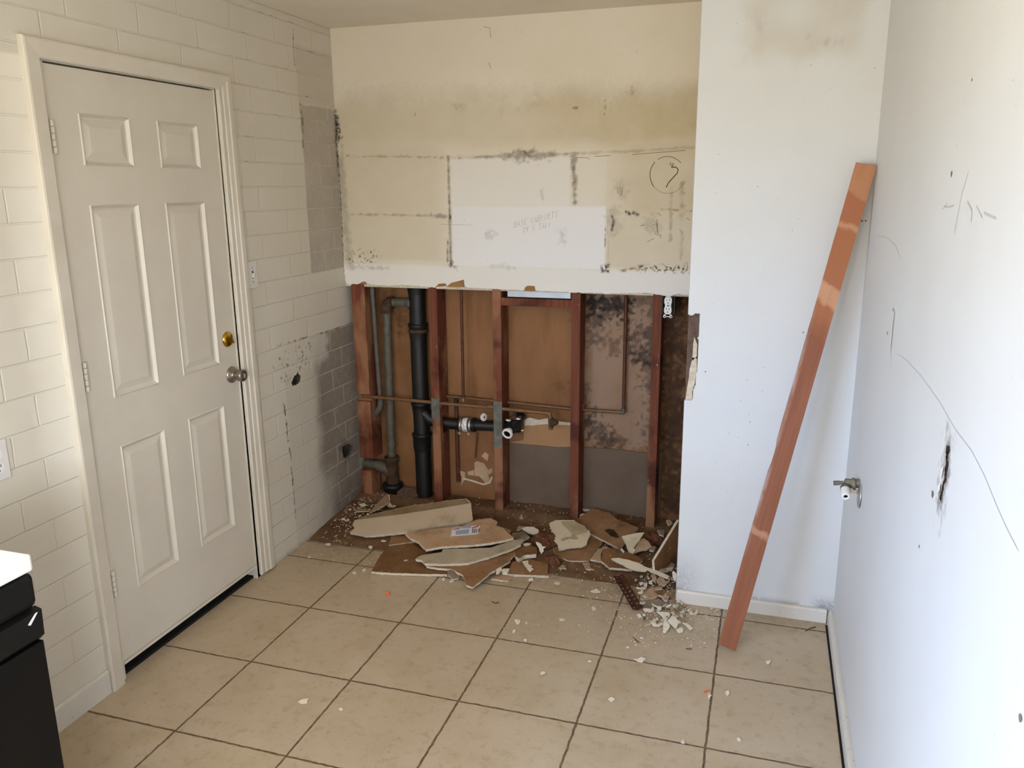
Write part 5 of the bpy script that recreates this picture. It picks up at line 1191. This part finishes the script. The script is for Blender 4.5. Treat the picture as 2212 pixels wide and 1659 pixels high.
# flakes: individual chips
def chip(cx, cy, w, hpx, label, group=None, mat='chip', seed=1, z=.0, tilt=.15, th=.003, nv=7, name='plaster_chip'):
    rs = random.Random(seed); px = []
    a0_ = rs.random()*6
    for k in range(nv):
        t = a0_+2*math.pi*k/nv+rs.uniform(-.25, .25); r = rs.uniform(.42, 1.18); px.append((cx+math.cos(t)*w/2*r, cy+math.sin(t)*hpx/2*r))
    n = (rs.uniform(-tilt, tilt), rs.uniform(-tilt, tilt)-.05, 1)
    return shard(name, px, label, 'plaster chip', mat, edge=mat, th=th, rest=.0006+z, n=n, jit=.0006, step=.01, seed=seed, group=group)
flakes = [  # pixel centre, size, what sets it apart
 (655,1513,26,13,'pale keel shaped flake on the tile in front of the door'), (737,1532,12,10,'small round flake right of the pale keel shaped flake'),
 (1172,1454,16,8,'thin pale flake on the tile in the middle of the floor'), (1383,1425,28,12,'pale diamond shaped flake below the plaster heap'),
 (1319,1511,20,11,'pale flake alone on the tile in front of the heap'), (1571,1497,14,13,'star shaped white chip right of the grout line below the board'),
 (1660,1430,12,13,'curled white chip right of the foot of the leaning board'), (1532,1503,10,13,'oval white chip on the grout line below the board foot'),
 (1474,1602,14,10,'ragged chip near the bottom edge left of the right grout line'), (1596,1596,12,7,'thin white flake near the bottom edge right of the grout line'),
 (1117,1343,17,12,'white pointed chip on the tile under the debris'), (1137,1345,8,7,'faint small chip right of the white pointed chip'), (1214,1338,13,8,'white flake on the tile right of the white pointed chip'),
 (1282,1313,12,11,'squarish white chip on the tile between the debris and heap'), (1287,1276,20,10,'pale rectangular chip on the last tile row'),
 (1203,1258,17,7,'white toothed flake just off the debris edge'), (1147,1252,14,10,'round white disc chip by the square brown board'),
 (1135,1382,9,9,'little white cube chip on the grout line'), (1110,1363,7,8,'tiny white pointed chip below the white pointed chip'), (1318,1245,16,8,'white chip left of the top of the rusty strip'),
 (766,1237,11,9,'folded pale chip by the left grout crossing'), (787,1231,8,7,'small pale chip above the folded pale chip'), (800,1182,12,8,'pale chip under the torn end of the cream plank'), (709,1175,14,6,'flat pale chip near the block wall'),
 (668,1203,9,5,'small pale chip by the grout line near the block wall'), (730,1112,12,14,'white chip leaning at the foot of the block wall'), (828,1168,14,6,'white sliver under the cream plank'),
 (876,1210,9,6,'white crumb on the dark brown board'), (958,1250,10,8,'white crumb under the pointed board'), (975,1255,12,7,'white flake at the tip of the dark brown board'),
 (1498,1323,20,12,'long white chip on the tile under the wall end baseboard'), (1355,1398,10,6,'small white chip by the dark twig'), (1538,1313,9,7,'pale crumb near the foot of the wall end baseboard'),
 (1273,1428,8,4,'thin white fleck on the tile by the cross grout line')]
for i, (u, v, w_px, h_px, lab) in enumerate(flakes): chip(u, v, w_px, h_px, lab, None, 'chip', 100+i, z=(.012 if v < 1215 else 0))
# the loose heap at the partition corner
big = [([(1090,1110),(1180,1120),(1330,1130),(1350,1180),(1320,1270),(1260,1290),(1200,1200)], 'large white angular chip in the middle of the heap', .010),
       ([(1230,1290),(1290,1280),(1360,1390),(1330,1460),(1270,1530),(1215,1520)], 'white pointed chip at the front of the heap', .003),
       ([(1310,1290),(1400,1190),(1480,1230),(1530,1340),(1480,1450),(1400,1400)], 'broad white chip at the right of the heap', .006),
       ([(1600,1330),(1680,1340),(1820,1440),(1760,1480),(1690,1400)], 'long white chip at the right end of the heap', .002),
       ([(1480,1470),(1560,1430),(1620,1450),(1610,1520),(1540,1540)], 'curled white chip at the front right of the heap', .002),
       ([(960,1330),(1020,1300),(1100,1370),(1220,1310),(1220,1370),(1130,1410),(1020,1390)], 'white crescent chip at the front left of the heap', .002),
       ([(820,1060),(900,1060),(1040,1100),(970,1130),(840,1100)], 'white bar shaped chip at the end of the rusty strip', .004),
       ([(1090,1030),(1180,1020),(1190,1070),(1120,1090)], 'white square chip above the large angular chip', .02),
       ([(990,940),(1090,1010),(1220,1010),(1290,960),(1240,1000),(1120,1030)], 'white curved rim chip across the heap', .018),
       ([(1270,1010),(1390,960),(1360,1010),(1280,1030)], 'slim white chip at the back right of the heap', .015),
       ([(740,550),(800,520),(830,560),(770,590)], 'white chip beside the middle of the rusty strip', .01), ([(930,510),(1000,500),(1010,560),(940,550)], 'white chip behind the heap under the long jagged strip', .012),
       ([(720,660),(800,620),(890,630),(850,670)], 'flat white chip right of the rusty strip', .006), ([(850,540),(910,550),(900,620),(830,600)], 'curled white chip behind the flat white chip', .008),
       ([(1450,980),(1480,990),(1500,1080),(1470,1060)], 'slim white chip beside the end of the baseboard', .003), ([(800,1160),(850,1150),(880,1200),(830,1210)], 'rounded white chip in front of the bar shaped chip', .002),
       ([(700,1170),(760,1160),(800,1220),(730,1230)], 'ragged white chip left of the rounded white chip', .002), ([(1070,1240),(1110,1230),(1130,1280),(1080,1280)], 'white cube shaped chip inside the crescent chip', .003)]
for i, (L, lab, z) in enumerate(big):
    shard('plaster_chip', zD(L), lab, 'plaster chip', 'chip', edge='chip', th=.004, rest=z, n=(random.Random(i).uniform(-.1, .1), -.12, 1), jit=.0008, step=.012, seed=300+i)
rs = random.Random(77)
HEAP = [(1375,1225),(1455,1215),(1462,1290),(1500,1320),(1480,1350),(1395,1340),(1370,1300)]
def in_px(u, v, poly):
    return bool(inpoly(np.array([u*1.]), np.array([v*1.]), poly)[0])
cnt = 0
while cnt < 75:
    u, v = rs.uniform(1350, 1500), rs.uniform(1215, 1352)
    if not in_px(u, v, HEAP): continue
    cnt += 1; lift = rs.uniform(0, .022)*max(0, 1-abs(v-1270)/75)
    chip(u, v, rs.uniform(6, 15), rs.uniform(4, 10), 'small loose plaster chip in the crumbled heap at the wall corner', 'small chips in the corner heap', rs.choice(['chip', 'chip', 'chip2', 'greychunk']), 500+cnt, z=lift, tilt=.45, th=.004, nv=6)
LEFT = [(735,1095),(775,1085),(830,1095),(800,1120),(760,1140),(735,1130)]; cnt = 0
while cnt < 26:
    u, v = rs.uniform(735, 860), rs.uniform(1065, 1140)
    if not in_px(u, v, [(745,1092),(790,1066),(865,1090),(800,1112),(765,1135),(740,1125)]): continue
    cnt += 1
    chip(u, v, rs.uniform(5, 13), rs.uniform(3, 7), 'small pale chip among the rubble in the back left corner', 'small chips in the back left corner', rs.choice(['chip', 'chip', 'chip2']), 700+cnt, z=.02+rs.uniform(0, .012), tilt=.35, th=.004, nv=6)
# twigs, orange bits
tw = thing('plastic_anchor', 'small orange plastic anchor on the tile left of the debris', 'wall anchor', G(838, 1280))
mb = MB(); p = G(837, 1281, .006); mb.lathe(p, (.5, -.6, .35), [(-.004, .0035), (0, .007), (.003, .008), (.006, .0075), (.006, .003), (-.002, .0025)], 16, close=False); mb.build('collar', M['orange'], tw)
mb = MB(); mb.tube([p, p+Vector((.012, -.006, -.002))], [.004, .002], 10); mb.build('tip', M['orange'], tw)
mb = MB(); mb.tube([G(1521, 1495, .002), G(1526, 1492, .003), G(1533, 1491, .002)], .0022, 8); tag(mb.build('plastic_sliver', M['orange']), 'orange plastic sliver beside the grout line below the board foot', 'plastic sliver')
for L, lab in (([(1367,1377),(1381,1389)], 'dark straight splinter on the tile below the heap'), ([(1482,1401),(1495,1402)], 'dark splinter left of the foot of the board'), ([(1740,1363),(1750,1357),(1762,1354)], 'dark curved twig at the foot of the short baseboard'), ([(1062,1300),(1070,1303),(1078,1301)], 'thin dark curl on the tile under the debris')):
    mb = MB(); mb.tube([G(u, v, .002) for u, v in L], .0018, 6); tag(mb.build('splinter', M['marker']), lab, 'splinter')
# crumbs: uncountable
def crumbs(name, regs, label, mat, seed):
    rs = random.Random(seed); mb = MB()
    for poly, n_, smin, smax, zf in regs:
        us = [p[0] for p in poly]; vs = [p[1] for p in poly]; k = 0
        while k < n_:
            u, v = rs.uniform(min(us), max(us)), rs.uniform(min(vs), max(vs))
            if not in_px(u, v, poly): continue
            k += 1; p = G(u, v, 0)
            if (p.x > 1.80 and p.y > YP-.03) or p.x < .01: continue
            s_ = rs.uniform(smin, smax); base = zf(p)
            nv = 5; a0_ = rs.random()*6; top = []; bot = []
            for j in range(nv):
                t = a0_+2*math.pi*j/nv; r = s_*rs.uniform(.5, 1.1); q = Vector((p.x+r*math.cos(t), p.y+r*math.sin(t), base)); bot.append(q); top.append(q+Vector((rs.uniform(-.3, .3)*s_, rs.uniform(-.3, .3)*s_, s_*rs.uniform(.3, .8))))
            mb.add(bot+top, [tuple(range(nv, 2*nv))]+[(j, (j+1) % nv, nv+(j+1) % nv, nv+j) for j in range(nv)], rs.choice([0, 0, 1]))
    tag(mb.build(name, mat, recalc=False), label, 'crumbs', kind='stuff')
fz = lambda p: float(dz(np.array([p.x]), np.array([p.y]))[0])+.0005 if p.y > 1.40 else .0004
crumbs('plaster_crumbs', [
  ([(690,1165),(760,1090),(840,1085),(830,1110),(760,1150),(760,1180)], 240, .0015, .005, fz), ([(860,1100),(1090,1090),(1460,1130),(1460,1240),(1200,1240),(1100,1130)], 420, .001, .004, fz),
  ([(640,1180),(860,1195),(800,1260),(640,1230)], 90, .001, .0032, fz), ([(1190,1240),(1460,1250),(1500,1300),(1560,1330),(1540,1400),(1380,1400),(1290,1330)], 420, .001, .004, fz),
  ([(1465,1300),(1600,1325),(1590,1345),(1480,1335)], 150, .001, .0035, fz), ([(940,1250),(1330,1300),(1340,1420),(1000,1400)], 80, .001, .0028, fz), ([(500,1290),(1540,1460),(1500,1640),(400,1560)], 70, .0008, .002, fz), ([(1380,1230),(1460,1225),(1490,1340),(1390,1335)], 500, .0015, .005, lambda p: fz(p)+.004)],
  'fine white plaster crumbs scattered over the floor and debris', [M['chip'], M['chip2']], 9)
